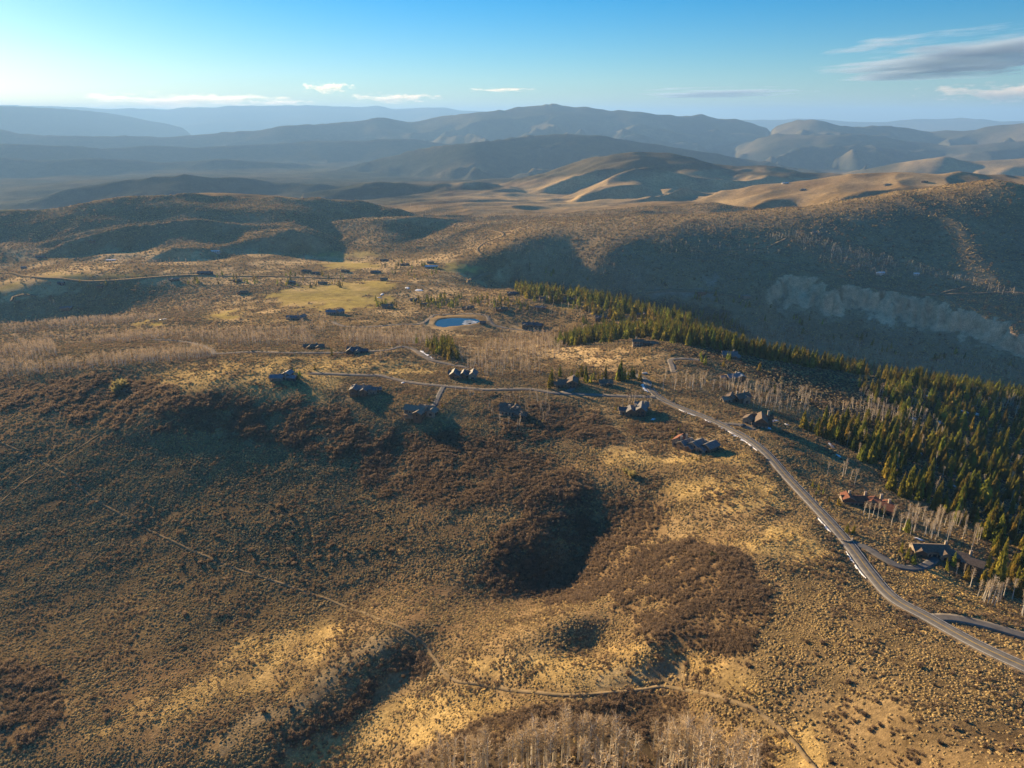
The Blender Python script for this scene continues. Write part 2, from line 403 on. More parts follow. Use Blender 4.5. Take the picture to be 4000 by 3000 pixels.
ROADS = {  # name: (width, graded?, material key, places in the photograph)
 'main': (6.4, True, [(2520,1558),(2400,1512),(2290,1470),(2212,1438),(2120,1396),(2010,1338),(1930,1290),(1880,1238),(1830,1170),(1760,1092),(1700,1030),(1655,978),(1600,938),(1540,908),(1470,880),(1424,858),(1404,838),(1397,824),(1380,812),(1352,806)]),
 'lane': (5.0, True, [(1416,858),(1345,855),(1279,852),(1198,848),(1146,841),(1097,840),(1051,841),(1016,838),(964,834),(915,829),(876,824),(852,818),(820,811),(789,810),(719,807),(670,806)]),
 'upper': (5.0, True, [(1010,793),(964,785),(932,777),(908,763),(890,753),(866,750),(830,756),(770,760),(710,762),(630,761),(560,760),(465,764)]),
 'west': (5.0, True, [(465,764),(456,755),(437,746),(402,738),(371,735),(330,733)]),
 'pond': (5.4, True, [(719,695),(743,704),(789,706),(859,701),(908,699),(929,687),(943,680),(999,678),(1048,680),(1057,692),(1069,702),(1097,709),(1139,713),(1180,715)]),
 'cul': (5.6, True, [(1456,803),(1452,790),(1449,777),(1475,774),(1510,778)]),
 'drive_a': (4.4, True, [(1838,1172),(1870,1182),(1905,1202),(1945,1220),(1985,1225),(2015,1212),(2022,1196)]),
 'drive_b': (5.0, True, [(2000,1334),(2060,1335),(2130,1350),(2212,1371),(2280,1388),(2400,1420)]),
 'drive_c': (4.2, True, [(958,836),(947,856),(940,872),(925,884)]),
 'drive_d': (4.2, True, [(1560,914),(1600,918),(1630,926)]),
 'drive_e': (4.4, True, [(1212,849),(1232,842),(1240,836)]),
 'serp': (8.0, False, [(1050,497),(1066,499),(1083,503),(1087,510),(1069,517),(1045,526),(1033,535),(1031,543),(1041,551)]),
 'golf': (6.5, False, [(-20,586),(0,590),(70,599),(140,604),(217,608),(315,601),(420,595),(507,597),(630,599),(700,601),(770,601),(830,606),(900,616),(930,628)]),
 'bend': (5.5, False, [(25,652),(28,643),(45,638),(80,640)]),
 'creek': (6.0, False, [(1010,612),(1017,605),(1030,601),(1037,596),(1060,590)]),
 'track_a': (5.0, False, [(1536,546),(1588,541),(1648,538),(1670,529),(1697,517)]),
 'track_b': (5.0, False, [(1536,546),(1578,552),(1648,564),(1704,571),(1728,582),(1788,592),(1830,601),(1872,617),(1928,627),(2015,638),(2060,636),(2130,634),(2230,636)]),
 'track_c': (5.0, False, [(2015,638),(2045,631),(2075,624),(2105,616)]),
 'track_d': (5.0, False, [(1460,558),(1500,560),(1536,562),(1545,555),(1536,546)]),
 'valley_road': (6.5, False, [(1395,632),(1450,628),(1520,630),(1570,636),(1600,645),(1596,654)]),
}
TRAILS = {
 'trail_a': (1.5, [(-30,940),(0,955),(60,985),(140,1025),(200,1075),(240,1100),(330,1150),(420,1192),(500,1225),(560,1245),(640,1272),(720,1300),(780,1322),(830,1342),(880,1365),(915,1390),(937,1420),(957,1450),(988,1472),(1040,1479),(1120,1493),(1200,1501),(1260,1501),(1330,1496),(1400,1488),(1440,1484),(1500,1494),(1570,1512),(1640,1540),(1700,1588),(1760,1659),(1800,1710)]),
 'trail_b': (1.2, [(235,925),(170,968),(100,1010),(40,1050),(0,1085)]),
}
POND_PIX = [(937,703),(942,694),(955,689),(985,687),(1020,688),(1036,691),(1038,696),(1022,700),(990,704),(955,707)]

def segdist(px, py, line):
    """Distance of many points to a polyline and the index of the nearest vertex."""
    best = np.full(px.shape, 1e9); idx = np.zeros(px.shape, int)
    for k in range(len(line)):
        d = (px - line[k, 0]) ** 2 + (py - line[k, 1]) ** 2
        m = d < best
        best[m] = d[m]; idx[m] = k
    return np.sqrt(best), idx

ROAD_LINES = {}
def grade_roads():
    for name, (w, graded, pix) in ROADS.items():
        ln = line_of(pix, 2.5 if graded else 12.0)
        zz = ground(ln[:, 0], ln[:, 1])
        zz = smooth1(zz, 9 if graded else 2)
        ROAD_LINES[name] = (ln, zz, w, graded)
        if not graded: continue
        r = np.hypot(ln[:, 0], ln[:, 1]); a = np.arctan2(ln[:, 0], ln[:, 1])
        i0, i1 = np.searchsorted(TH, a.min() - 16 / r.min()), np.searchsorted(TH, a.max() + 16 / r.min())
        j0, j1 = np.searchsorted(RR, r.min() - 16), np.searchsorted(RR, r.max() + 16)
        X, Y = GX[i0:i1, j0:j1], GY[i0:i1, j0:j1]
        d, k = segdist(X, Y, ln)
        f = 1 - sstep(w / 2 + 1.6, w / 2 + 8.0, d)
        GZ[i0:i1, j0:j1] = GZ[i0:i1, j0:j1] * (1 - f) + (zz[k] - 0.25) * f
grade_roads()

def dig_pond():
    w = pick([p[0] for p in POND_PIX], [p[1] for p in POND_PIX])
    z = float(np.median(w[:, 2])) - 0.5
    r = np.hypot(w[:, 0], w[:, 1]).mean()
    # put the shore on one level
    pts = []
    for u, v in POND_PIX:
        th, t = theta_t(u, v); d = (ZC - z) / t
        pts.append((d * math.sin(th), d * math.cos(th)))
    pts = spline(pts + pts[:1], 3.0)
    c = pts.mean(0)
    rad = np.hypot(*(pts - c).T); ang = np.arctan2(*(pts - c).T[::-1])
    o = np.argsort(ang)
    dx, dy = GX - c[0], GY - c[1]
    dist = np.hypot(dx, dy)
    edge = np.interp(np.arctan2(dy, dx), ang[o], rad[o], period=2 * math.pi)
    inside = dist - edge
    f = 1 - sstep(2, 22, inside)
    GZ[:] = np.where(dist < 300, GZ * (1 - f) + (z + 0.8 + 0.02 * np.maximum(inside, 0)) * f, GZ)
    f = 1 - sstep(-7, 1.0, inside)
    GZ[:] = np.where(dist < 300, GZ - 3.0 * f, GZ)
    return pts, z
POND, POND_Z = dig_pond()

# ----------------------------------------------------------------------------------------------------------------
# what grows where
# ----------------------------------------------------------------------------------------------------------------
GU, GV = project(GX, GY, GZ)
_el = (GZ - ZC) / GR
_mx = np.maximum.accumulate(_el, axis=1)
VIS = (_el >= _mx - 0.004) & (np.abs(GT) < math.radians(50))

def inpoly(u, v, poly):
    p = np.asarray(poly, float)
    out = np.zeros(u.shape, bool)
    j = len(p) - 1
    for i in range(len(p)):
        (xi, yi), (xj, yj) = p[i], p[j]
        if yi != yj:
            c = ((yi > v) != (yj > v)) & (u < (xj - xi) * (v - yi) / (yj - yi) + xi)
            out ^= c
        j = i
    return out

_wu = GU + 26 * noise(GX / 31, GY / 31, 301) + 12 * noise(GX / 9, GY / 9, 302)
_wv = GV + np.clip(FV * 9 / GR, 1.5, 16) * (noise(GX / 27, GY / 27, 303) + .6 * noise(GX / 8, GY / 8, 304))

def cover(polys, strength=1.0, vis=True, warp=1.0):
    out = np.zeros((NT, NR))
    u, v = (_wu, _wv) if warp else (GU, GV)
    for p in polys:
        a = np.asarray(p, float)
        box = (u > a[:, 0].min()) & (u < a[:, 0].max()) & (v > a[:, 1].min()) & (v < a[:, 1].max())
        if vis: box &= VIS
        idx = np.nonzero(box)
        hit = inpoly(u[idx], v[idx], p)
        out[idx[0][hit], idx[1][hit]] = 1
    for _ in range(2):
        out[1:-1] = (out[:-2] + 2 * out[1:-1] + out[2:]) / 4
        out[:, 1:-1] = (out[:, :-2] + 2 * out[:, 1:-1] + out[:, 2:]) / 4
    return out * strength

P_GOLD = [
 [(300,800),(470,782),(700,768),(860,772),(970,800),(900,818),(760,812),(690,865),(560,850),(430,845),(320,832)],
 [(850,1500),(1000,1480),(1130,1512),(1000,1560),(900,1600),(700,1659),(540,1680),(760,1570)],
 [(1270,1395),(1400,1390),(1560,1440),(1680,1490),(1650,1570),(1540,1470),(1420,1430)],
 [(1000,1425),(1180,1412),(1420,1430),(1440,1475),(1250,1485),(1040,1465)],
 [(1290,960),(1420,980),(1640,985),(1650,1000),(1400,1005),(1300,1000)],
 [(1440,1050),(1640,1010),(1700,1085),(1600,1112),(1490,1085)],
 [(1580,1180),(1720,1120),(1790,1200),(1760,1240),(1680,1200)],
 [(1730,1090),(1800,1130),(1860,1170),(1830,1160)],
 [(1940,1230),(2080,1250),(2212,1330),(2212,1360),(2080,1320),(1960,1260)],
 [(560,1380),(700,1330),(780,1370),(600,1500),(420,1540),(240,1600),(160,1580),(400,1470)],
 [(1600,1600),(1760,1560),(1780,1659),(1640,1659)],
]
P_PALE = [ [(790,1395),(860,1362),(880,1375),(780,1440),(650,1520),(540,1590),(470,1640),(470,1610),(620,1500)],
 [(1340,1440),(1460,1420),(1470,1480),(1400,1488),(1290,1490),(1290,1460)],
 [(730,860),(745,845),(760,870),(745,880)] ]
P_OAK = [
 [(0,830),(250,812),(430,848),(560,860),(750,885),(810,930),(770,985),(600,975),(430,930),(260,915),(0,872)],
 [(740,990),(850,935),(1000,930),(1200,990),(1290,1050),(1230,1110),(1080,1090),(950,1090),(800,1060)],
 [(1080,1140),(1180,1075),(1280,1060),(1430,1080),(1420,1160),(1350,1230),(1290,1300),(1200,1300),(1080,1290),(1040,1250)],
 [(1300,1240),(1430,1165),(1640,1200),(1680,1330),(1600,1405),(1450,1385),(1330,1320)],
 [(740,1500),(820,1440),(880,1392),(930,1420),(900,1455),(800,1505),(700,1570),(610,1650),(560,1680),(640,1580)],
 [(900,1620),(1000,1560),(1150,1520),(1300,1505),(1460,1505),(1520,1560),(1660,1600),(1680,1800),(860,1800)],
 [(1020,890),(1190,870),(1300,890),(1340,960),(1100,940)],
 [(0,1420),(120,1440),(140,1560),(40,1600),(0,1560)],
 [(1430,905),(1560,930),(1440,950),(1340,920)],
]
P_WOOD = [[(900,1650),(980,1625),(1100,1600),(1260,1585),(1480,1585),(1580,1615),(1680,1670),(1680,1900),(860,1900)],[(1690,850),(1760,880),(1800,915),(1850,990),(1950,1060),(2100,1150),(2150,1200),(2300,1230),(2300,850),(2000,815),(1800,780),(1600,742),(1500,735),(1420,700),(1190,735),(1200,750),(1380,748),(1500,770),(1580,790)],
 [(1100,598),(1180,610),(1300,630),(1420,648),(1560,666),(1640,735),(1560,705),(1440,692),(1330,670),(1240,657),(1120,634)],
 [(925,735),(985,735),(1000,780),(960,785),(930,765)], [(1180,800),(1370,798),(1370,818),(1185,832)]]
P_FAIR = [[(575,634),(700,615),(830,606),(860,622),(800,640),(700,650),(640,662),(590,648)],[(690,652),(850,640),(870,650),(770,664),(690,670)],[(222,593),(312,590),(302,599),(222,600)],
 [(660,545),(800,545),(835,550),(800,554),(680,553)],[(700,562),(790,568),(835,575),(780,582),(700,577)],[(960,575),(1000,570),(1045,582),(1010,592),(965,585)],[(80,590),(190,594),(182,602),(90,598)],
 [(280,700),(350,694),(352,703),(290,707)],[(0,610),(60,612),(40,625),(0,628)],[(1195,660),(1290,645),(1300,650),(1230,665)],[(430,680),(520,672),(500,690)]]
P_FIELD = [[(0,430),(60,428),(68,440),(30,452),(0,462)],[(600,368),(680,358),(720,372),(640,382)],[(690,374),(800,366),(910,386),(860,394),(720,386)],[(0,350),(110,345),(60,358),(0,362)],[(200,380),(240,372),(250,384)],[(1700,340),(1790,336),(1760,348)]]
P_MEADOW = [[(0,545),(300,540),(640,545),(900,545),(1060,560),(1100,600),(960,640),(860,690),(1000,720),(1180,735),(1000,745),(700,705),(560,650),(640,620),(300,612),(0,655)],
 [(480,640),(640,640),(700,690),(520,700),(440,690)],[(1060,690),(1160,690),(1170,720),(1090,715)],[(1000,752),(1190,748),(1450,770),(1440,800),(1250,790),(1080,770)]]
P_DIRT = [[(1388,634),(1400,627),(1500,625),(1560,630),(1540,640),(1430,640)],[(1750,498),(1768,496),(1772,508),(1755,510)],[(1515,598),(1545,594),(1550,610),(1530,612)]]
P_FARWOOD = [[(640,395),(800,345),(960,312),(1110,294),(1290,290),(1560,330),(1700,360),(1500,370),(1300,372),(1100,395),(900,392)],[(60,440),(180,400),(330,383),(480,383),(660,394),(900,402),(1080,400),(1090,412),(900,414),(740,432),(450,410),(240,425)],
 [(0,300),(500,300),(900,300),(860,345),(500,365),(0,345)],[(1560,370),(1800,372),(1760,384),(1600,378)]]

W_SPARSE = cover([[(1740,1490),(1960,1520),(2040,1690),(1700,1690)],[(2000,1560),(2240,1560),(2240,1690),(2020,1690)]]); W_GOLD = cover(P_GOLD); W_PALE = cover(P_PALE); W_OAK = cover(P_OAK); W_WOOD = cover(P_WOOD); W_FAIR = cover(P_FAIR)
W_FIELD = cover(P_FIELD); W_MEAD = cover(P_MEADOW); W_CLIFF = BLUFF; W_FARW = cover(P_FARWOOD); W_DIRT = cover(P_DIRT)
W_GOLD = np.clip(W_GOLD * (0.72 + 0.7 * noise(GX / 23, GY / 23, 320) + .5 * noise(GX / 7, GY / 7, 323)), 0, 1)
for _ in range(6):
    W_GOLD[1:-1] = (W_GOLD[:-2] + 2 * W_GOLD[1:-1] + W_GOLD[2:]) / 4
    W_GOLD[:, 1:-1] = (W_GOLD[:, :-2] + 2 * W_GOLD[:, 1:-1] + W_GOLD[:, 2:]) / 4
    W_OAK[1:-1] = (W_OAK[:-2] + 2 * W_OAK[1:-1] + W_OAK[2:]) / 4
    W_OAK[:, 1:-1] = (W_OAK[:, :-2] + 2 * W_OAK[:, 1:-1] + W_OAK[:, 2:]) / 4
W_OAK = np.clip(W_OAK * (0.8 + 0.75 * noise(GX / 22, GY / 22, 321) + .5 * noise(GX / 8, GY / 8, 322)), 0, 1)

def land_colours():
    c = np.empty((NT, NR, 3)); 
    n1 = fbm([(260, .6), (90, .5), (35, .4), (14, .3)], 330)
    n2 = fbm([(1500, .6), (500, .5), (160, .4)], 340)
    sage = np.array([.225, .158, .080]); brush = np.array([.17, .114, .064]); tan = np.array([.47, .345, .175])
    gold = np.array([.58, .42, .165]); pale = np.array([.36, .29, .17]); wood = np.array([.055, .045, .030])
    fair = np.array([.42, .335, .10]); field = np.array([.34, .30, .14]); cliff = np.array([.62, .45, .27]); farw = np.array([.045, .052, .040])
    dirt = np.array([.30, .25, .18])
    def mix(base, col, w): return base * (1 - w[..., None]) + col * w[..., None]
    c[:] = sage
    c = mix(c, brush, sstep(.0, .55, n1) * (GR < 1200) * .75)
    c = mix(c, tan, sstep(.05, .6, -n1) * (GR < 1200) * .42)
    far = sstep(1200, 2400, GR)
    hill = mix(np.broadcast_to(np.array([.29, .22, .13]), c.shape), brush * 1.05, sstep(-.05, .55, n2) * .8)
    hill = mix(hill, tan * .95, sstep(-.15, .5, -n2) * .85)
    c = mix(c, hill, far)
    mid = sstep(650, 950, GR) * (1 - sstep(2600, 3400, GR))
    n3 = fbm([(170, .7), (60, .55), (24, .45)], 345)
    c = mix(c, np.array([.21, .15, .072]), mid * (.35 + .65 * sstep(-.35, .25, n3)))
    c = mix(c, tan * 1.15, np.clip(W_MEAD + .25 * mid, 0, 1) * sstep(-.25, .4, -n3) * .9)
    val = sstep(1180, 1330, GR) * (1 - sstep(1900, 2200, GR)) * sstep(1080, 1180, GU)
    c = mix(c, np.array([.27, .215, .14]), val * (.45 + .4 * n3).clip(0, .8))  # sky fill put into the colour: lighter ground across the shaded right valley
    c = mix(c, brush, W_OAK * .65)
    c = mix(c, gold, W_GOLD * (.75 + .3 * np.clip(-n1, -1, .8)).clip(0, 1))
    dense = cover([[(1480,1480),(1640,1380),(1700,1240),(1800,1200),(1880,1260),(1990,1350),(2212,1460),(2700,1640),(2700,1900),(1700,1900),(1650,1600)],[(1860,1240),(1960,1230),(2212,1330),(2400,1400),(2400,1480),(2212,1420),(1990,1320)],[(0,960),(700,980),(900,1100),(800,1330),(400,1420),(0,1440)]])
    c = mix(c, np.array([.135, .104, .056]), dense * .62 * (1 - .5 * W_SPARSE))
    c = mix(c, pale, W_PALE * .45)
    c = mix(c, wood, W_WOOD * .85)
    c = mix(c, fair, W_FAIR * (.72 + .35 * n3).clip(0, 1))
    c = mix(c, field, W_FIELD * .7)
    c = mix(c, farw, W_FARW * .75)
    # the valley floor and the far ranges carry dark woods
    fw = np.maximum(.97 * sstep(2900, 3600, GR) * (1 - sstep(850, 1050, GU)), np.maximum(sstep(3600, 6800, GR) * sstep(-.45, .25, n2 + .15), .85 * sstep(6000, 9000, GR)))
    c = mix(c, farw * 1.2, fw * (.88 + .25 * np.clip(fbm([(420, .7), (170, .5)], 347), -1, .4)))
    c = mix(c, cliff, W_CLIFF * sstep(-.45, -.1, noise(GX / 38, GY / 38, 353) + .6 * noise(GX / 13, GY / 13, 354) + .25) * (.85 + .5 * fbm([(60, .5), (25, .5)], 350)).clip(.3, 1))
    c = mix(c, dirt, W_DIRT * .9)
    # gravel shoulders and trodden ground beside the roads
    for ln, zz, w, graded in ROAD_LINES.values():
        if not graded: continue
        r = np.hypot(ln[:, 0], ln[:, 1]); a = np.arctan2(ln[:, 0], ln[:, 1])
        i0, i1 = np.searchsorted(TH, a.min() - 10 / r.min()), np.searchsorted(TH, a.max() + 10 / r.min())
        j0, j1 = np.searchsorted(RR, r.min() - 10), np.searchsorted(RR, r.max() + 10)
        d, k = segdist(GX[i0:i1, j0:j1], GY[i0:i1, j0:j1], ln)
        f = 1 - sstep(w / 2 + .8, w / 2 + 3.2, d + 1.2 * n1[i0:i1, j0:j1] + .8)
        c[i0:i1, j0:j1] = mix(c[i0:i1, j0:j1], np.array([.26, .20, .13]), f * .8)
        ROADNEAR[i0:i1, j0:j1] = np.minimum(ROADNEAR[i0:i1, j0:j1], d - w / 2)
    return np.clip(c, .01, .8)
ROADNEAR = np.full((NT, NR), 99.0)
LAND = land_colours()
# ----------------------------------------------------------------------------------------------------------------
# object helpers
# ----------------------------------------------------------------------------------------------------------------
def tag(o, label=None, cat=None, group=None, kind=None):
    if label: o['label'] = label
    if cat: o['category'] = cat
    if group: o['group'] = group
    if kind: o['kind'] = kind
    return o

def new_mesh(name, verts, faces, mat=None, smooth=False):
    me = bpy.data.meshes.new(name)
    me.from_pydata([tuple(map(float, p)) for p in verts], [], [tuple(int(i) for i in f) for f in faces])
    if mat is not None:
        for m in (mat if isinstance(mat, (list, tuple)) else [mat]): me.materials.append(m)
    if smooth: me.shade_smooth()
    return me

def grid_mesh(name, verts, quads, mat, smooth=True):
    """Fast path for big quad meshes (numpy arrays)."""
    me = bpy.data.meshes.new(name)
    me.vertices.add(len(verts)); me.vertices.foreach_set('co', np.ascontiguousarray(verts, np.float32).ravel())
    k = quads.shape[1]
    me.loops.add(quads.size); me.loops.foreach_set('vertex_index', np.ascontiguousarray(quads, np.int32).ravel())
    me.polygons.add(len(quads))
    me.polygons.foreach_set('loop_start', np.arange(0, quads.size, k, dtype=np.int32))
    me.polygons.foreach_set('loop_total', np.full(len(quads), k, np.int32))
    if smooth: me.polygons.foreach_set('use_smooth', np.ones(len(quads), bool))
    me.update(calc_edges=True)
    me.materials.append(mat)
    return me

def put(name, data, parent=None, loc=None, rot=None):
    o = bpy.data.objects.new(name, data)
    COL.objects.link(o)
    if parent is not None: o.parent = parent
    if loc is not None: o.location = loc
    if rot is not None: o.rotation_euler = rot
    return o

def material(name, base=(.5, .5, .5), rough=.9, build=None, spec=0.2, metal=0.0):
    m = bpy.data.materials.new(name)
    m.use_nodes = True
    b = m.node_tree.nodes['Principled BSDF']
    b.inputs['Base Color'].default_value = (*base, 1)
    b.inputs['Roughness'].default_value = rough
    b.inputs['Metallic'].default_value = metal
    b.inputs['Specular IOR Level'].default_value = spec
    if build: build(m.node_tree, b)
    return m

def N(nt, kind, **kw):
    n = nt.nodes.new(kind)
    for k, v in kw.items():
        if k in n.inputs: n.inputs[k].default_value = v
        else: setattr(n, k, v)
    return n

def mottled(c1, c2, scale, detail=4.0, coord='Object', rnd=0.0, bump=0.0):
    """A material builder: two tones mixed by noise, optionally varied per object."""
    def build(nt, b):
        tc = N(nt, 'ShaderNodeTexCoord')
        nz = N(nt, 'ShaderNodeTexNoise', Scale=scale, Detail=detail)
        nt.links.new(tc.outputs[coord], nz.inputs['Vector'])
        rp = N(nt, 'ShaderNodeValToRGB')
        rp.color_ramp.elements[0].color = (*c1, 1); rp.color_ramp.elements[1].color = (*c2, 1)
        rp.color_ramp.elements[0].position = .35; rp.color_ramp.elements[1].position = .65
        nt.links.new(nz.outputs['Fac'], rp.inputs['Fac'])
        src = rp.outputs['Color']
        if rnd > 0:
            oi = N(nt, 'ShaderNodeObjectInfo')
            hs = N(nt, 'ShaderNodeHueSaturation')
            mr = N(nt, 'ShaderNodeMapRange'); mr.inputs['To Min'].default_value = 1 - rnd; mr.inputs['To Max'].default_value = 1 + rnd
            nt.links.new(oi.outputs['Random'], mr.inputs['Value']); nt.links.new(mr.outputs['Result'], hs.inputs['Value'])
            if rnd > .4:
                hr = N(nt, 'ShaderNodeMapRange'); hr.inputs['To Min'].default_value = .535; hr.inputs['To Max'].default_value = .455
                m2 = N(nt, 'ShaderNodeMath', operation='FRACT'); m3 = N(nt, 'ShaderNodeMath', operation='MULTIPLY'); m3.inputs[1].default_value = 7.31
                nt.links.new(oi.outputs['Random'], m3.inputs[0]); nt.links.new(m3.outputs[0], m2.inputs[0]); nt.links.new(m2.outputs[0], hr.inputs['Value']); nt.links.new(hr.outputs['Result'], hs.inputs['Hue'])
            nt.links.new(src, hs.inputs['Color']); src = hs.outputs['Color']
        nt.links.new(src, b.inputs['Base Color'])
        if bump > 0:
            bp = N(nt, 'ShaderNodeBump', Strength=bump)
            nt.links.new(nz.outputs['Fac'], bp.inputs['Height']); nt.links.new(bp.outputs['Normal'], b.inputs['Normal'])
    return build

# ----------------------------------------------------------------------------------------------------------------
# the ground
# ----------------------------------------------------------------------------------------------------------------
def ground_build(nt, b):
    at = N(nt, 'ShaderNodeAttribute', attribute_name='land')
    geo = N(nt, 'ShaderNodeNewGeometry')
    mul = None
    src = at.outputs['Color']
    for sc, lo, hi in ((.55, .62, 1.38), (.09, .72, 1.28), (.012, .82, 1.18)):
        nz = N(nt, 'ShaderNodeTexNoise', Scale=sc, Detail=5.0, Roughness=.65)
        nt.links.new(geo.outputs['Position'], nz.inputs['Vector'])
        mr = N(nt, 'ShaderNodeMapRange'); mr.inputs['From Min'].default_value = .3; mr.inputs['From Max'].default_value = .7
        mr.inputs['To Min'].default_value = lo; mr.inputs['To Max'].default_value = hi
        nt.links.new(nz.outputs['Fac'], mr.inputs['Value'])
        mx = N(nt, 'ShaderNodeVectorMath', operation='SCALE')
        nt.links.new(src, mx.inputs[0]); nt.links.new(mr.outputs['Result'], mx.inputs['Scale'])
        src = mx.outputs[0]
    nt.links.new(src, b.inputs['Base Color'])
    # tufts and stones: fine relief
    n1 = N(nt, 'ShaderNodeTexNoise', Scale=.8, Detail=6.0, Roughness=.7)
    nt.links.new(geo.outputs['Position'], n1.inputs['Vector'])
    bp = N(nt, 'ShaderNodeBump', Strength=.7, Distance=.9)
    ln = N(nt, 'ShaderNodeVectorMath', operation='LENGTH'); nt.links.new(geo.outputs['Position'], ln.inputs[0])
    mr = N(nt, 'ShaderNodeMapRange'); mr.inputs['From Min'].default_value = 300; mr.inputs['From Max'].default_value = 1300
    mr.inputs['To Min'].default_value = .65; mr.inputs['To Max'].default_value = 0      # tufts are only built up on the near hills
    nt.links.new(ln.outputs['Value'], mr.inputs['Value']); nt.links.new(mr.outputs['Result'], bp.inputs['Strength'])
    nt.links.new(n1.outputs['Fac'], bp.inputs['Height']); nt.links.new(bp.outputs['Normal'], b.inputs['Normal'])

M_GROUND = material('hillside_ground', rough=1.0, spec=0.0, build=ground_build)

def build_ground():
    verts = np.stack([GX.ravel(), GY.ravel(), GZ.ravel()], 1)
    i = np.arange(NT)[:, None]; j = np.arange(NR - 1)[None, :]
    i2 = (i + 1) % NT
    q = np.stack([i * NR + j, i * NR + j + 1, i2 * NR + j + 1, i2 * NR + j], -1).reshape(-1, 4)
    c = len(verts)
    verts = np.concatenate([verts, [[0, 0, float(GZ[:, 0].mean())]]])
    me = grid_mesh('terrain', verts, q, M_GROUND)
    at = me.attributes.new('land', 'FLOAT_COLOR', 'POINT')
    cols = np.ones((len(verts), 4), np.float32)
    cols[:-1, :3] = LAND.reshape(-1, 3); cols[-1, :3] = LAND[0, 0]
    at.data.foreach_set('color', cols.ravel())
    o = put('terrain', me)
    tag(o, kind='structure')
    # the small disc under the viewpoint
    ii = np.arange(NT)
    ring = np.stack([GX[:, 0], GY[:, 0], GZ[:, 0]], 1)
    fan = new_mesh('ground', list(ring) + [(0, 0, float(GZ[:, 0].mean()))], [(int(k), NT, int((k + 1) % NT)) for k in ii][::1], M_GROUND)
    a2 = fan.attributes.new('land', 'FLOAT_COLOR', 'POINT')
    a2.data.foreach_set('color', np.tile(np.append(LAND[0, 0], 1), NT + 1).astype(np.float32))
    tag(put('ground', fan), kind='structure')
    return o

TERRAIN = build_ground()

# ----------------------------------------------------------------------------------------------------------------
# the hazy air of the valley
# ----------------------------------------------------------------------------------------------------------------
def build_haze():
    s = 70000.0
    lo, hi = float(GZ.min()) - 60.0, float(GZ.max()) + 90.0
    v = [(x, y, z) for z in (lo, hi) for x, y in ((-s, -s), (s, -s), (s, s), (-s, s))]
    f = [(3, 2, 1, 0), (4, 5, 6, 7), (0, 1, 5, 4), (1, 2, 6, 5), (2, 3, 7, 6), (3, 0, 4, 7)]
    m = bpy.data.materials.new('haze_air')
    m.use_nodes = True
    nt = m.node_tree
    nt.nodes.remove(nt.nodes['Principled BSDF'])
    pv = nt.nodes.new('ShaderNodeVolumePrincipled')
    pv.inputs['Color'].default_value = HAZE_COLOR
    pv.inputs['Density'].default_value = HAZE_DENSITY
    pv.inputs['Anisotropy'].default_value = HAZE_ANISO
    nt.links.new(pv.outputs[0], nt.nodes['Material Output'].inputs['Volume'])
    o = put('haze', new_mesh('haze', v, f, m))
    tag(o, label='thin blue evening haze filling the valley', cat='haze', kind='stuff')
build_haze()
# ----------------------------------------------------------------------------------------------------------------
# roads, trails, markings, snow, pond
# ----------------------------------------------------------------------------------------------------------------
M_ASPHALT = material('worn_asphalt', rough=.95, spec=.08, build=mottled((.115, .115, .115), (.17, .168, .162), .35, 6, bump=.1))
M_DIRT = material('packed_dirt', rough=1.0, spec=0.0, build=mottled((.18, .14, .08), (.28, .215, .13), .3, 6, bump=.15))
M_GRAVEL = material('gravel_lane', rough=1.0, spec=0.0, build=mottled((.19, .17, .145), (.27, .245, .205), .25, 6, bump=.1))
M_PAINT_W = material('white_road_paint', rough=.6, build=mottled((.55, .54, .5), (.75, .74, .7), .6, 4))
M_PAINT_Y = material('yellow_road_paint', rough=.6, build=mottled((.5, .33, .06), (.62, .42, .08), .6, 4))
M_SNOW = material('old_snow', rough=.55, spec=.3, build=mottled((.62, .66, .72), (.86, .88, .9), .5, 5, bump=.3))

def frames(ln):
    t = np.gradient(ln, axis=0)
    t /= np.maximum(np.hypot(t[:, 0], t[:, 1]), 1e-6)[:, None]
    return np.stack([t[:, 1], -t[:, 0]], 1)          # right-hand side of the line

def strip(name, ln, z, offs, mat, lift=0.0, drape=False, skirt=0.0):
    n = frames(ln)
    rows = []
    for o in offs:
        p = ln + n * (o if np.ndim(o) == 0 else np.asarray(o)[:, None])
        zz = (ground(p[:, 0], p[:, 1]) if drape else z) + lift
        rows.append(np.stack([p[:, 0], p[:, 1], np.broadcast_to(zz, len(p))], 1))
    if skirt:
        a, b = rows[0].copy(), rows[-1].copy(); a[:, 2] -= skirt; b[:, 2] -= skirt
        rows = [a] + rows + [b]
    v = np.stack(rows, 1); m = len(rows); k = len(ln)
    i = np.arange(k - 1)[:, None]; j = np.arange(m - 1)[None, :]
    q = np.stack([i * m + j, (i + 1) * m + j, (i + 1) * m + j + 1, i * m + j + 1], -1).reshape(-1, 4)
    return grid_mesh(name, v.reshape(-1, 3), q[:, ::-1], mat, smooth=False)

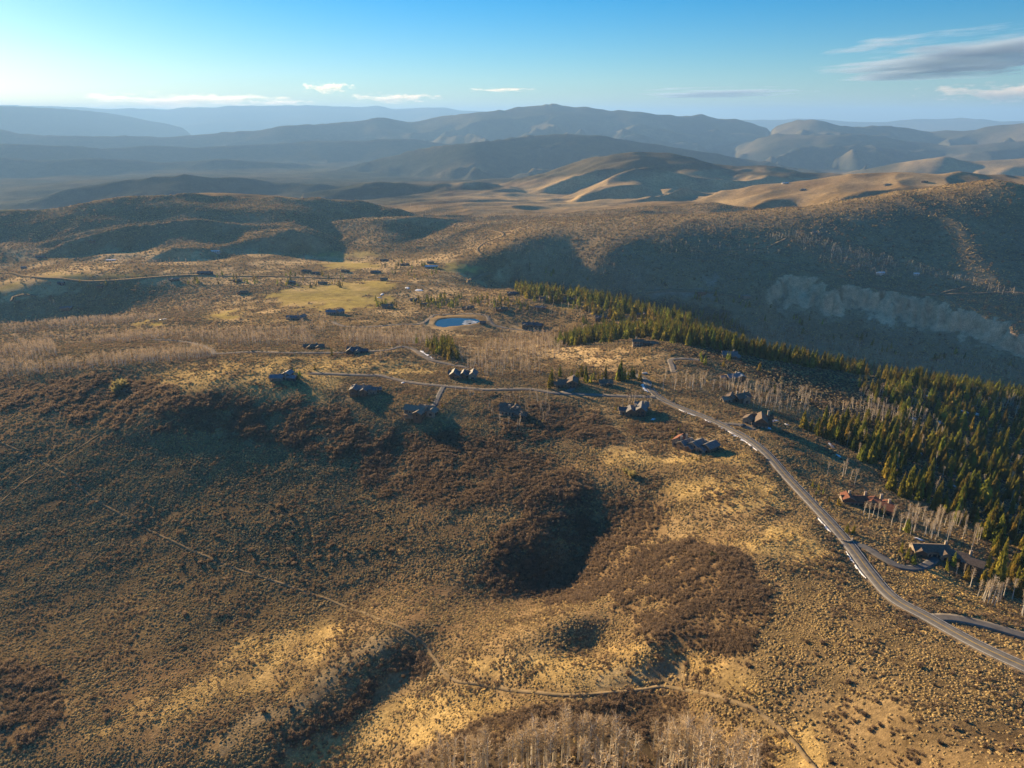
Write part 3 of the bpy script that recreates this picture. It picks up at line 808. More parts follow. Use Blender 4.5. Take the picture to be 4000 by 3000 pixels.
def build_roads():
    for name, (ln, zz, w, graded) in ROAD_LINES.items():
        h = w / 2
        wob = 0.18 * noise(np.arange(len(ln)) / 4.0, np.arange(len(ln)) * 0.0 + len(name), 5)
        if graded:
            kind = 'road' if name in ('main', 'lane', 'upper', 'west', 'pond', 'cul') else 'driveway'
            mat = M_ASPHALT if name in ('main', 'drive_a', 'drive_c') else M_GRAVEL
            lift = {'main': .05, 'lane': .035, 'upper': .03}.get(name, .02)
            o = put(kind, strip(kind, ln, zz, [-h + wob, -h * .5, 0 * wob, h * .5, h - wob], mat, lift, skirt=.5))
            tag(o, kind='structure')
            if name == 'main':
                for off, wd, m, nm in ((-h + .35, .16, M_PAINT_W, 'edge_line'), (h - .35, .16, M_PAINT_W, 'edge_line'), (-.16, .13, M_PAINT_Y, 'centre_line'), (.16, .13, M_PAINT_Y, 'centre_line')):
                    put(nm, strip(nm, ln, zz, [off - wd / 2, off + wd / 2], m, lift + .012), o)
        else:
            r = np.hypot(ln[:, 0], ln[:, 1])
            o = put('dirt_track', strip('dirt_track', ln, zz, [-h + wob, 0 * wob, h - wob], M_DIRT, .25 + .0007 * r, drape=True, skirt=2.0))
            tag(o, kind='structure')
    for name, (w, pix) in TRAILS.items():
        ln = line_of(pix, 2.0)
        TRAIL_LINES.append((ln, w))
        zz = ground(ln[:, 0], ln[:, 1])
        wob = .25 * noise(np.arange(len(ln)) / 3.0, np.arange(len(ln)) * 0.0, 9)
        o = put('trail', strip('trail', ln, zz, [-w / 2 + wob, 0 * wob, w / 2 + wob], M_DIRT, .28, drape=True, skirt=.5))
        tag(o, kind='structure')
TRAIL_LINES = []
build_roads()

def blob_sheet(name, pts2, mat, lift, crown=0.0, rings=3):
    """A sheet draped on the ground inside an outline, a little thicker in the middle."""
    pts2 = np.asarray(pts2, float); c = pts2.mean(0); n = len(pts2)
    v, f = [], []
    for k in range(rings + 1):
        s = 1 - k / rings
        p = c + (pts2 - c) * max(s, 0.02)
        z = ground(p[:, 0], p[:, 1]) + lift + crown * (1 - s * s)
        if k == 0: z -= lift + .25
        v += [(*a, b) for a, b in zip(p, z)]
    for k in range(rings):
        for i in range(n):
            j = (i + 1) % n
            f.append((k * n + i, k * n + j, (k + 1) * n + j, (k + 1) * n + i))
    f.append(tuple(rings * n + i for i in range(n)))
    return new_mesh(name, v, f, mat, smooth=True)

def snow_along(line, side, s0, s1, w0, label, jag=.5):
    ln, zz, w, g = ROAD_LINES[line]
    n = frames(ln)
    a, b = int(s0 * len(ln)), int(s1 * len(ln))
    idx = np.arange(a, max(b, a + 4))
    wd = w0 * np.clip(.55 + .9 * noise(idx / 2.3, idx * 0.0 + s0 * 91, 12), .3, 1.6) * np.sin(np.linspace(.12, math.pi - .12, len(idx))) ** .5
    inner = w / 2 + .5 + .3 * noise(idx / 2.0, idx * 0.0, 14)
    pin = ln[idx] + n[idx] * (side * inner)[:, None]
    pout = ln[idx] + n[idx] * (side * (inner + wd))[:, None]
    pm = (pin + pout) / 2
    v = []
    for p, dz in ((pin, .06), (pm, .32), (pout, .05)):
        v.append(np.stack([p[:, 0], p[:, 1], ground(p[:, 0], p[:, 1]) + dz + (.12 if dz > .1 else 0)], 1))
    vv = np.stack(v, 1).reshape(-1, 3); m = 3; k = len(idx)
    i = np.arange(k - 1)[:, None]; j = np.arange(2)[None, :]
    q = np.stack([i * m + j, (i + 1) * m + j, (i + 1) * m + j + 1, i * m + j + 1], -1).reshape(-1, 4)
    o = put('snow_bank', grid_mesh('snow_bank', vv, q, M_SNOW))
    tag(o, label, 'snow bank', 'snow left along the road')

def road_frac(line, u, v):
    p = pick([u], [v])[0]
    ln = ROAD_LINES[line][0]
    return float(np.argmin((ln[:, 0] - p[0]) ** 2 + (ln[:, 1] - p[1]) ** 2)) / len(ln)

def build_snow():
    F = lambda u, v: road_frac('main', u, v)
    # travelling away from the viewer the photograph's left is the left of the road
    for a, b, w, lab in (((1872,1248),(1838,1190),1.5,'thin white snow strip left of the road beside the lower driveway'),
                         ((1815,1150),(1780,1112),1.0,'narrow snow remnant left of the road above the lower driveway'),
                         ((1645,972),(1560,918),2.2,'long bright snow bank along the left edge of the curving road'),
                         ((1548,910),(1525,902),2.0,'short snow patch left of the road near the rust roofed lodge'),
                         ((1510,898),(1470,880),1.2,'thin snow strip left of the road below the lane junction'),
                         ((1412,848),(1400,828),4.0,'wide snow bank beside the road bend above the lane junction')):
        f0, f1 = sorted((F(*a), F(*b)))
        snow_along('main', -1, f0, f1, w * 1.7, lab)
    fu = lambda u, v: road_frac('upper', u, v)
    f0, f1 = sorted((fu(932, 777), fu(898, 757)))
    snow_along('upper', 1, f0, f1, 5.5, 'blue shaded snow drift beside the upper lane curve')
    # patches on the shaded side of the ridge
    P = [(1665,908,10,'snow patch right of the brown roofed lodge with stone base'),(1660,925,4,'small snow scrap below the brown roofed lodge'),(1795,962,9,'bright snow patch at the edge of the conifer wood'),
         (1812,985,4,'snow scrap just below the bright patch at the wood edge'),(1700,918,3,'small snow scrap on the shaded slope behind the lodge'),(2010,858,9,'snow patch in the clearing of the far wood'),
         (2075,885,11,'long snow streak in the clearing on the wooded slope'),(2110,895,8,'snow streak right end of the wooded clearing'),(1925,938,7,'snow patch among the dark conifers near the wood centre'),
         (1975,905,5,'small snow patch under grey aspens in the wood'),(2030,912,5,'snow patch left of the wooded clearing'),(1990,980,4,'small snow scrap deep among conifers'),
         (2120,990,4,'small snow scrap right of the forest drive'),(2070,1205,7,'snow patch behind the grey brown lodge'),(2160,1235,6,'snow patch beside the tall lone conifer at right'),
         (1985,1165,4,'snow scrap in the conifers above the grey brown lodge'),(2060,1050,3,'snow scrap between dark conifers at right'),(640,752,4,'small snow patch by the aspens left of the low house'),
         (1412,905,4,'snow patch right of the gabled lodge by the junction'),(870,827,2.4,'small white snow scrap beside the dirt lane'),(825,636,12,'snow streak on the yellow fairway near the hut'),
         (880,622,11,'snow beside the golf course road'),(905,627,12,'snow patch at the end of the golf course road'),(820,643,7,'snow scrap on the green fairway edge'),(352,690,9,'snow patch beside the tan aspen belt'),
         (1290,652,9,'snow strip on the lawn behind the conifers')]
    for k, (u, v, s, lab) in enumerate(P):
        c = pick([u], [v])[0]
        n = 16
        ang = np.linspace(0, 2 * math.pi, n, endpoint=False)
        rr = s * .5 * (1 + .5 * noise(np.cos(ang) * 1.6 + k * 3.1, np.sin(ang) * 1.6, 60 + k))
        st = .5 + .35 * math.sin(k * 2.1)
        ca, sa = math.cos(.5 + k * .37), math.sin(.5 + k * .37)
        px, py = rr * np.cos(ang) * 1.6, rr * np.sin(ang) * (st + .25)
        p = np.stack([c[0] + px * ca - py * sa, c[1] + px * sa + py * ca], 1)
        d = math.hypot(c[0], c[1])
        o = put('snow_patch', blob_sheet('snow_patch', p, M_SNOW, .15 + .0004 * d, .12))
        tag(o, lab, 'snow patch', 'leftover snow patches')
build_snow()

def build_pond():
    def water(nt, b):
        b.inputs['Base Color'].default_value = (.012, .05, .085, 1)
        b.inputs['Roughness'].default_value = .07
        b.inputs['IOR'].default_value = 1.33
        nz = N(nt, 'ShaderNodeTexNoise', Scale=.7, Detail=3.0)
        geo = N(nt, 'ShaderNodeNewGeometry'); nt.links.new(geo.outputs['Position'], nz.inputs['Vector'])
        bp = N(nt, 'ShaderNodeBump', Strength=.08, Distance=.2)
        nt.links.new(nz.outputs['Fac'], bp.inputs['Height']); nt.links.new(bp.outputs['Normal'], b.inputs['Normal'])
    m = material('pond_water', build=water, spec=.5)
    c = POND.mean(0)
    p = c + (POND - c) * 1.03
    o = put('water', new_mesh('water', [(*a, POND_Z) for a in p], [tuple(range(len(p)))[::1]], m))
    tag(o, label='round blue pond with pale ice at its right end', kind='structure')
    # rotten ice on the right-hand end
    ice = material('thin_ice', rough=.35, build=mottled((.35, .42, .46), (.62, .64, .62), .25, 5))
    ax = np.array([1.0, 0.0])
    for k, (fx, fy, r) in enumerate(((.62, .05, 7.5), (.48, -.3, 5.0), (.72, -.25, 4.0), (.55, .32, 4.0))):
        ext = (POND[:, 0].max() - POND[:, 0].min()) / 2; ey = (POND[:, 1].max() - POND[:, 1].min()) / 2
        q = c + np.array([fx * ext, fy * ey])
        ang = np.linspace(0, 2 * math.pi, 18, endpoint=False)
        rr = r * (1 + .45 * noise(np.cos(ang) * 2 + k * 5, np.sin(ang) * 2, 80 + k))
        pp = np.stack([q[0] + rr * np.cos(ang) * 1.5, q[1] + rr * np.sin(ang)], 1)
        vv = [(*a, POND_Z + .01) for a in pp] + [(*a, POND_Z + .05) for a in (q + (pp - q) * .97)]
        nn = len(pp)
        f = [(i, (i + 1) % nn, nn + (i + 1) % nn, nn + i) for i in range(nn)] + [tuple(range(nn, 2 * nn))]
        put('ice', new_mesh('ice', vv, f, ice), o)
build_pond()
# ----------------------------------------------------------------------------------------------------------------
# plants: prototypes
# ----------------------------------------------------------------------------------------------------------------
class Geo:
    def __init__(s): s.v, s.f, s.m = [], [], []
    def tri(s, a, b, c, m=0):
        n = len(s.v); s.v += [a, b, c]; s.f.append((n, n + 1, n + 2)); s.m.append(m)
    def quad(s, a, b, c, d, m=0):
        n = len(s.v); s.v += [a, b, c, d]; s.f.append((n, n + 1, n + 2, n + 3)); s.m.append(m)
    def limb(s, p, q, r0, r1, k=4, m=0):
        p, q = np.asarray(p, float), np.asarray(q, float)
        d = q - p; d /= max(np.linalg.norm(d), 1e-6)
        a = np.cross(d, (0.3, 0.9, 0.2)); a /= np.linalg.norm(a); b = np.cross(d, a)
        n = len(s.v)
        for c, r in ((p, r0), (q, r1)):
            for i in range(k):
                w = 2 * math.pi * i / k
                s.v.append(c + r * (math.cos(w) * a + math.sin(w) * b))
        for i in range(k):
            j = (i + 1) % k
            s.f.append((n + i, n + j, n + k + j, n + k + i)); s.m.append(m)
    def mesh(s, name, mats, smooth=False):
        me = new_mesh(name, s.v, s.f, mats, smooth)
        if len(mats) > 1: me.polygons.foreach_set('material_index', np.array(s.m, np.int32))
        return me

def leafy(c1, c2, rnd=.3, scale=3.0, rough=.9, glow=.4):
    """Thin leaves and twigs: two tones, and part of the light passes through."""
    base = mottled(c1, c2, scale, 3, rnd=rnd)
    def build(nt, b):
        base(nt, b)
        src = b.inputs['Base Color'].links[0].from_socket
        tr = N(nt, 'ShaderNodeBsdfTranslucent'); nt.links.new(src, tr.inputs['Color'])
        mx = N(nt, 'ShaderNodeMixShader'); mx.inputs[0].default_value = glow
        nt.links.new(b.outputs[0], mx.inputs[1]); nt.links.new(tr.outputs[0], mx.inputs[2])
        nt.links.new(mx.outputs[0], nt.nodes['Material Output'].inputs['Surface'])
    return dict(rough=rough, spec=0.0, build=build)

M_SAGE = material('sagebrush', **leafy((.29, .215, .10), (.48, .36, .17), .3, glow=.18))
M_RABBIT = material('dry_golden_shrub', **leafy((.50, .365, .14), (.76, .56, .22), .25, glow=.25))
M_OAK = material('bare_oak_twigs', **leafy((.20, .150, .100), (.36, .27, .18), .28))
M_BARK = material('aspen_bark', rough=.8, build=mottled((.50, .46, .37), (.74, .69, .58), 2.5, 4, rnd=.15))
M_TWIG = material('bare_aspen_twigs', **leafy((.36, .28, .175), (.56, .44, .285), .22))
M_NEEDLE = material('conifer_needles', **leafy((.16, .172, .028), (.42, .38, .065), .45, 2.0, glow=.6))
M_TRUNK = material('conifer_bark', rough=.95, build=mottled((.06, .045, .03), (.12, .09, .06), 3))
M_WILLOW = material('yellow_willow_twigs', **leafy((.30, .26, .10), (.48, .41, .17), .25))

def bush_mesh(name, mat, n, seed, spread=1.0, tall=.8, leaf=.34, up=.35):
    """A shrub of many small leaf clumps spread through a lumpy dome."""
    r = np.random.default_rng(seed); g = Geo()
    lobes = [(r.normal(0, .38, 2) * spread, r.uniform(.45, .8)) for _ in range(5)]
    for i in range(n):
        (cx, cy), s = lobes[r.integers(5)]
        a, e = r.uniform(0, 2 * math.pi), math.asin(r.uniform(-.05, 1))
        rad = s * r.uniform(.6, 1.05)
        p = np.array([cx + rad * math.cos(a) * math.cos(e), cy + rad * math.sin(a) * math.cos(e), .12 + tall * rad * math.sin(e) * 1.25])
        d = np.array([math.cos(a) * math.cos(e), math.sin(a) * math.cos(e), math.sin(e) + up]); d /= np.linalg.norm(d)
        t = np.cross(d, r.normal(0, 1, 3)); t /= np.linalg.norm(t)
        b = np.cross(d, t)
        l = leaf * r.uniform(.6, 1.3)
        # a little tent of two faces, so the clump has a lit and a shaded side
        top = p + d * l * .55
        g.tri(p + t * l, top, p - t * l * .5 + b * l * .8)
        g.tri(p + t * l, p - t * l * .5 - b * l * .8, top)
        g.tri(p - t * l * .5 + b * l * .8, top, p - t * l * .5 - b * l * .8)
    return g.mesh(name, [mat])

def dome_bush(name, mat, seed, tall=.8, tufts=10):
    """A rounded, lumpy shrub: a crumpled dome with a few loose sprays breaking its outline."""
    r = np.random.default_rng(seed); g = Geo()
    rings = [(1.0, .0, 9), (.98, .38, 9), (.72, .78, 7), (.34, 1.0, 5)]
    idx = []
    off = r.normal(0, .10, 2)
    for k, (rad, z, n) in enumerate(rings):
        row = []
        a0 = r.uniform(0, 6.28)
        for i in range(n):
            a = a0 + 2 * math.pi * i / n + r.uniform(-.2, .2)
            q = rad * r.uniform(.70, 1.15)
            row.append(len(g.v)); g.v.append(np.array([q * math.cos(a) + off[0] * z, q * math.sin(a) + off[1] * z, tall * z * r.uniform(.78, 1.15) - .05]))
        idx.append(sorted(row, key=lambda i: math.atan2(g.v[i][1], g.v[i][0])))
    top = len(g.v); g.v.append(np.array([off[0], off[1], tall * 1.02]))
    for lo, hi in zip(idx[:-1], idx[1:]):
        i = j = 0
        while i < len(lo) or j < len(hi):
            a, b = lo[i % len(lo)], hi[j % len(hi)]
            if j >= len(hi) or (i < len(lo) and (i + .5) / len(lo) < (j + .5) / len(hi)):
                g.f.append((a, lo[(i + 1) % len(lo)], b)); i += 1
            else:
                g.f.append((a, hi[(j + 1) % len(hi)], b)); j += 1
            g.m.append(0)
    for i in range(len(idx[-1])): g.f.append((idx[-1][i], idx[-1][(i + 1) % len(idx[-1])], top)); g.m.append(0)
    for _ in range(tufts):
        a, e = r.uniform(0, 6.28), r.uniform(.1, 1.4)
        d = np.array([math.cos(a) * math.cos(e), math.sin(a) * math.cos(e), math.sin(e)])
        p = d * np.array([1, 1, tall]) * .9; t = np.cross(d, r.normal(0, 1, 3)); t /= np.linalg.norm(t)
        l = r.uniform(.15, .32)
        g.tri(p - t * l * .6, p + t * l * .6, p + (d + np.array([0, 0, .4])) * l)
    return g.mesh(name, [mat])

def twig_bush(name, mat, n, seed, tall=1.3):
    """A leafless oak or serviceberry clump: stems fanning up and fine twigs at the ends."""
    r = np.random.default_rng(seed); g = Geo()
    for i in range(n):
        a = r.uniform(0, 2 * math.pi); lean = r.uniform(.05, .75)
        base = np.array([math.cos(a), math.sin(a), 0]) * r.uniform(0, .35)
        d = np.array([math.cos(a) * lean, math.sin(a) * lean, 1.0]); d /= np.linalg.norm(d)
        L = tall * r.uniform(.55, 1.0)
        tip = base + d * L
        for k in range(7):
            p = base + d * L * r.uniform(.25, 1.0)
            q = d * .7 + r.normal(0, .65, 3); q[2] = abs(q[2]) * .8; q /= np.linalg.norm(q)
            s = np.cross(q, r.normal(0, 1, 3)); s /= np.linalg.norm(s)
            l = r.uniform(.22, .42); w = r.uniform(.05, .10)
            g.tri(p - s * w, p + s * w, p + q * l)
        s = np.cross(d, (0.2, .3, 1)); s /= np.linalg.norm(s)
        g.tri(base - s * .03, base + s * .03, tip)
    return g.mesh(name, [mat])

def aspen_parts(seed, far=False):
    """Height 1; a slim pale trunk with steep bare limbs, and a crown of fine twigs."""
    r = np.random.default_rng(seed); tr, cr = Geo(), Geo()
    k = 3 if far else 6
    bend = r.normal(0, .015, 2)
    top = np.array([bend[0] * 2, bend[1] * 2, 1.0]); mid = np.array([bend[0], bend[1], .5])
    wd = .012 if far else .0135
    tr.limb((0, 0, -.03), mid, wd * 1.25, wd * .9, k); tr.limb(mid, top * (1, 1, .97), wd * .9, wd * .2, k)
    nl = 9 if far else 22
    start = r.uniform(.46, .58)
    wmax = r.uniform(.12, .17)
    for i in range(nl):
        h = start + (0.93 - start) * (i + r.uniform(0, .8)) / nl
        a = i * 2.4 + r.uniform(-.5, .5)
        env = wmax * (1 - ((h - .72) / .32) ** 2) ** .5 if abs(h - .72) < .32 else .02
        L = max(env, .03) * r.uniform(.75, 1.15)
        b = np.array([mid[0] * 2 * h, mid[1] * 2 * h, h - .02])
        d = np.array([math.cos(a) * .8, math.sin(a) * .8, .85]); d /= np.linalg.norm(d)
        e = b + d * L
        tr.limb(b, e, .0042, .0014, 3)
        for q in range(7 if far else 12):
            p = b + d * L * r.uniform(.25, 1.05)
            w = d * .6 + r.normal(0, .55, 3); w[2] = abs(w[2]); w /= np.linalg.norm(w)
            s = np.cross(w, r.normal(0, 1, 3)); s /= np.linalg.norm(s)
            l = r.uniform(.035, .075); t = (.0085 if far else .0034) * r.uniform(.7, 1.4)
            cr.tri(p - s * t, p + s * t, p + w * l)
    return tr, cr

def conifer_parts(seed, levels=20, arms=8, slim=.17):
    """Height 1; whorls of drooping boughs around a straight stem, ragged outline."""
    r = np.random.default_rng(seed); tr, cr = Geo(), Geo()
    tr.limb((0, 0, -.03), (0, 0, .55), .016, .009, 6); tr.limb((0, 0, .55), (0, 0, 1.0), .009, .001, 5)
    base = r.uniform(.05, .12)
    for i in range(levels):
        f = i / (levels - 1)
        h = base + (0.985 - base) * f ** .92
        rad = slim * (1 - f) ** .78 * r.uniform(.82, 1.12) + .008
        n = max(4, int(arms * (1 - .5 * f)))
        a0 = r.uniform(0, 6.28)
        for k in range(n):
            if r.random() < .08: continue
            a = a0 + 2 * math.pi * k / n + r.uniform(-.25, .25)
            R = rad * r.uniform(.72, 1.18)
            ca, sa = math.cos(a), math.sin(a)
            tip = np.array([ca * R, sa * R, h - R * .42 + r.uniform(-.006, .006)])
            root = np.array([0, 0, h + .006]); mid = np.array([ca * R * .55, sa * R * .55, h - R * .10 + .006])
            w = R * r.uniform(.28, .42); sd = np.array([-sa, ca, 0])
            low = np.array([0, 0, -R * .22])
            cr.tri(root, mid - sd * w + low, mid + np.array([0, 0, .012])); cr.tri(root, mid + np.array([0, 0, .012]), mid + sd * w + low)
            # hanging sprays that face outwards and catch the low sun
            o = np.array([ca, sa, 0]) * R * r.uniform(.55, .9); hz = h - R * .25; hs = max(R * .55, .018) * r.uniform(.8, 1.3)
            for sg in (-1, 1):
                c0 = o + sd * sg * w * r.uniform(.15, .8) + np.array([0, 0, hz])
                cr.tri(c0 - sd * w * .55, c0 + sd * w * .55, c0 + np.array([ca * .02, sa * .02, -1.0]) * hs)
                cr.tri(c0 - sd * w * .45, c0 + np.array([-ca, -sa, 1.6]) * hs * .5, c0 + sd * w * .45)
            cr.tri(mid - sd * w + low, tip, mid + np.array([0, 0, .012])); cr.tri(mid + np.array([0, 0, .012]), tip, mid + sd * w + low)
    return tr, cr

def merged(name, tr, cr, mt, mc):
    g = Geo(); g.v = list(tr.v) + list(cr.v); n = len(tr.v)
    g.f = list(tr.f) + [tuple(i + n for i in f) for f in cr.f]; g.m = [0] * len(tr.f) + [1] * len(cr.f)
    return g.mesh(name, [mt, mc])

# ----------------------------------------------------------------------------------------------------------------
# ground cover by geometry nodes: points that carry scale, turn and kind
# ----------------------------------------------------------------------------------------------------------------
def scatter(name, pts, scl, kind, protos, label, cat, sclz=None):
    me = bpy.data.meshes.new(name)
    n = len(pts)
    me.vertices.add(n); me.vertices.foreach_set('co', np.ascontiguousarray(pts, np.float32).ravel())
    def attr(nm, typ, arr, key):
        a = me.attributes.new(nm, typ, 'POINT'); a.data.foreach_set(key, np.ascontiguousarray(arr).ravel())
    sv = np.stack([scl, scl, scl if sclz is None else sclz], 1).astype(np.float32)
    attr('scl', 'FLOAT_VECTOR', sv, 'vector')
    rot = np.stack([RNG.normal(0, .06, n), RNG.normal(0, .06, n), RNG.uniform(0, 6.283, n)], 1).astype(np.float32)
    attr('rot', 'FLOAT_VECTOR', rot, 'vector')
    attr('kind', 'INT', np.asarray(kind, np.int32), 'value')
    o = put(name, me)
    ng = bpy.data.node_groups.new(name, 'GeometryNodeTree')
    ng.interface.new_socket('Geometry', in_out='INPUT', socket_type='NodeSocketGeometry')
    ng.interface.new_socket('Geometry', in_out='OUTPUT', socket_type='NodeSocketGeometry')
    nd, lk = ng.nodes, ng.links
    gi, go = nd.new('NodeGroupInput'), nd.new('NodeGroupOutput')
    join = nd.new('GeometryNodeJoinGeometry')
    def named(nm, t):
        x = nd.new('GeometryNodeInputNamedAttribute'); x.data_type = t; x.inputs['Name'].default_value = nm; return x
    s, r, k = named('scl', 'FLOAT_VECTOR'), named('rot', 'FLOAT_VECTOR'), named('kind', 'INT')
    e2r = nd.new('FunctionNodeEulerToRotation'); lk.new(r.outputs['Attribute'], e2r.inputs[0])
    for i, pm in enumerate(protos):
        po = bpy.data.objects.new('prototype_' + pm.name, pm)
        oi = nd.new('GeometryNodeObjectInfo'); oi.inputs['Object'].default_value = po; oi.inputs['As Instance'].default_value = True
        cmp_ = nd.new('FunctionNodeCompare'); cmp_.data_type = 'INT'; cmp_.operation = 'EQUAL'
        ins = [x for x in cmp_.inputs if x.type == 'INT' and x.enabled]
        lk.new(k.outputs['Attribute'], ins[0]); ins[1].default_value = i
        ip = nd.new('GeometryNodeInstanceOnPoints')
        lk.new(gi.outputs[0], ip.inputs['Points']); lk.new(cmp_.outputs['Result'], ip.inputs['Selection'])
        lk.new(oi.outputs['Geometry'], ip.inputs['Instance']); lk.new(s.outputs['Attribute'], ip.inputs['Scale']); lk.new(e2r.outputs[0], ip.inputs['Rotation'])
        lk.new(ip.outputs[0], join.inputs[0])
    lk.new(join.outputs[0], go.inputs[0])
    md = o.modifiers.new('scatter', 'NODES'); md.node_group = ng
    tag(o, label, cat, kind='stuff')
    return o

def world_points(n, r0, r1, half=47.5):
    a = np.radians(RNG.uniform(-half, half, n)); r = np.sqrt(RNG.uniform(r0 * r0, r1 * r1, n))
    return r * np.sin(a), r * np.cos(a)

def nearest_grid(x, y):
    th = np.arctan2(x, y); lr = np.log(np.maximum(np.hypot(x, y), 61))
    i = np.clip(np.searchsorted(TH, th), 0, NT - 1); j = np.clip(np.searchsorted(LR, lr), 0, NR - 1)
    return i, j

TRAIL_NEAR = np.full((NT, NR), 99.0)
for _ln, _w in TRAIL_LINES:
    _r = np.hypot(_ln[:, 0], _ln[:, 1]); _a = np.arctan2(_ln[:, 0], _ln[:, 1])
    _i0, _i1 = np.searchsorted(TH, _a.min() - .03), np.searchsorted(TH, _a.max() + .03)
    _j0, _j1 = np.searchsorted(RR, _r.min() - 5), np.searchsorted(RR, _r.max() + 5)
    _d, _k = segdist(GX[_i0:_i1, _j0:_j1], GY[_i0:_i1, _j0:_j1], _ln[::2])
    TRAIL_NEAR[_i0:_i1, _j0:_j1] = np.minimum(TRAIL_NEAR[_i0:_i1, _j0:_j1], _d - _w / 2)

KEEP_OUT = []      # (x, y, radius) filled by the houses
# ----------------------------------------------------------------------------------------------------------------
# houses
# ----------------------------------------------------------------------------------------------------------------
def shingle(c1, c2):
    return dict(rough=.85, spec=.2, build=mottled(c1, c2, .9, 6, bump=.2))
ROOFS = {
 'brown': material('brown_shingles', **shingle((.12, .092, .07), (.20, .155, .118))),
 'rust': material('rust_red_roof', **shingle((.16, .065, .040), (.26, .11, .065))),
 'grey': material('grey_shingles', **shingle((.13, .13, .135), (.22, .215, .21))),
 'slate': material('blue_grey_metal_roof', rough=.45, spec=.5, build=mottled((.12, .145, .175), (.19, .22, .25), .5, 4)),
 'navy': material('dark_slate_roof', rough=.6, spec=.4, build=mottled((.05, .056, .068), (.095, .10, .115), .8, 5)),
 'tan': material('weathered_shake_roof', **shingle((.20, .165, .125), (.31, .26, .20))),
 'white': material('pale_metal_roof', rough=.4, spec=.5, build=mottled((.55, .62, .68), (.72, .76, .8), .4, 3)),
}
def board(c1, c2):
    def build(nt, b):
        tc = N(nt, 'ShaderNodeTexCoord'); wv = N(nt, 'ShaderNodeTexWave', Scale=3.2, Distortion=.4, Detail=2.0)
        wv.bands_direction = 'Z'
        nt.links.new(tc.outputs['Object'], wv.inputs['Vector'])
        rp = N(nt, 'ShaderNodeValToRGB'); rp.color_ramp.elements[0].color = (*c1, 1); rp.color_ramp.elements[1].color = (*c2, 1)
        nt.links.new(wv.outputs['Fac'], rp.inputs['Fac']); nt.links.new(rp.outputs['Color'], b.inputs['Base Color'])
    return dict(rough=.85, build=build)
WALLS = {
 'log': material('dark_timber_siding', **board((.12, .08, .052), (.20, .135, .088))),
 'brown': material('brown_timber_siding', **board((.13, .08, .05), (.20, .13, .085))),
 'stone': material('buff_stone_wall', rough=.95, build=mottled((.20, .17, .13), (.36, .31, .24), 1.6, 5, bump=.5)),
 'char': material('charcoal_siding', **board((.045, .045, .05), (.08, .08, .085))),
 'pale': material('pale_plaster_wall', rough=.9, build=mottled((.42, .40, .36), (.55, .53, .48), .5, 4)),
}
M_STONE = material('chimney_stone', rough=.95, build=mottled((.26, .22, .17), (.46, .40, .32), 2.2, 5, bump=.5))
M_FRAME = material('window_trim', (.16, .12, .09), .7)
M_GLASS = material('window_glass', (.03, .04, .05), .08, spec=.8)
M_DECK = material('deck_boards', rough=.85, build=mottled((.22, .16, .11), (.32, .24, .17), 1.2, 4))
M_FASCIA = material('fascia_boards', (.30, .24, .17), .8)

def box_geo(g, x0, x1, y0, y1, z0, z1, m=0):
    v = [(x0, y0, z0), (x1, y0, z0), (x1, y1, z0), (x0, y1, z0), (x0, y0, z1), (x1, y0, z1), (x1, y1, z1), (x0, y1, z1)]
    n = len(g.v); g.v += [np.array(p, float) for p in v]
    for f in ((3, 2, 1, 0), (4, 5, 6, 7), (0, 1, 5, 4), (1, 2, 6, 5), (2, 3, 7, 6), (3, 0, 4, 7)):
        g.f.append(tuple(n + i for i in f)); g.m.append(m)

def window_meshes():
    out = {}
    for w, h in ((1.5, 1.5), (2.6, 2.2), (1.1, 1.9)):
        fr, pn = Geo(), Geo()
        box_geo(fr, -w / 2 - .14, w / 2 + .14, -.08, .06, -h / 2 - .14, h / 2 + .14)
        box_geo(pn, -w / 2, w / 2, -.12, -.06, -h / 2, h / 2)
        out[(w, h)] = (fr.mesh('window', [M_FRAME]), pn.mesh('pane', [M_GLASS]))
    return out
WINDOWS = window_meshes()
_dg = Geo(); box_geo(_dg, -.6, .6, -.1, .06, 0, 2.2); DOOR = _dg.mesh('door', [material('front_door', (.14, .07, .04), .6)])
_hg = Geo(); box_geo(_hg, .38, .46, -.16, -.1, .95, 1.1); HANDLE = _hg.mesh('handle', [M_FRAME])

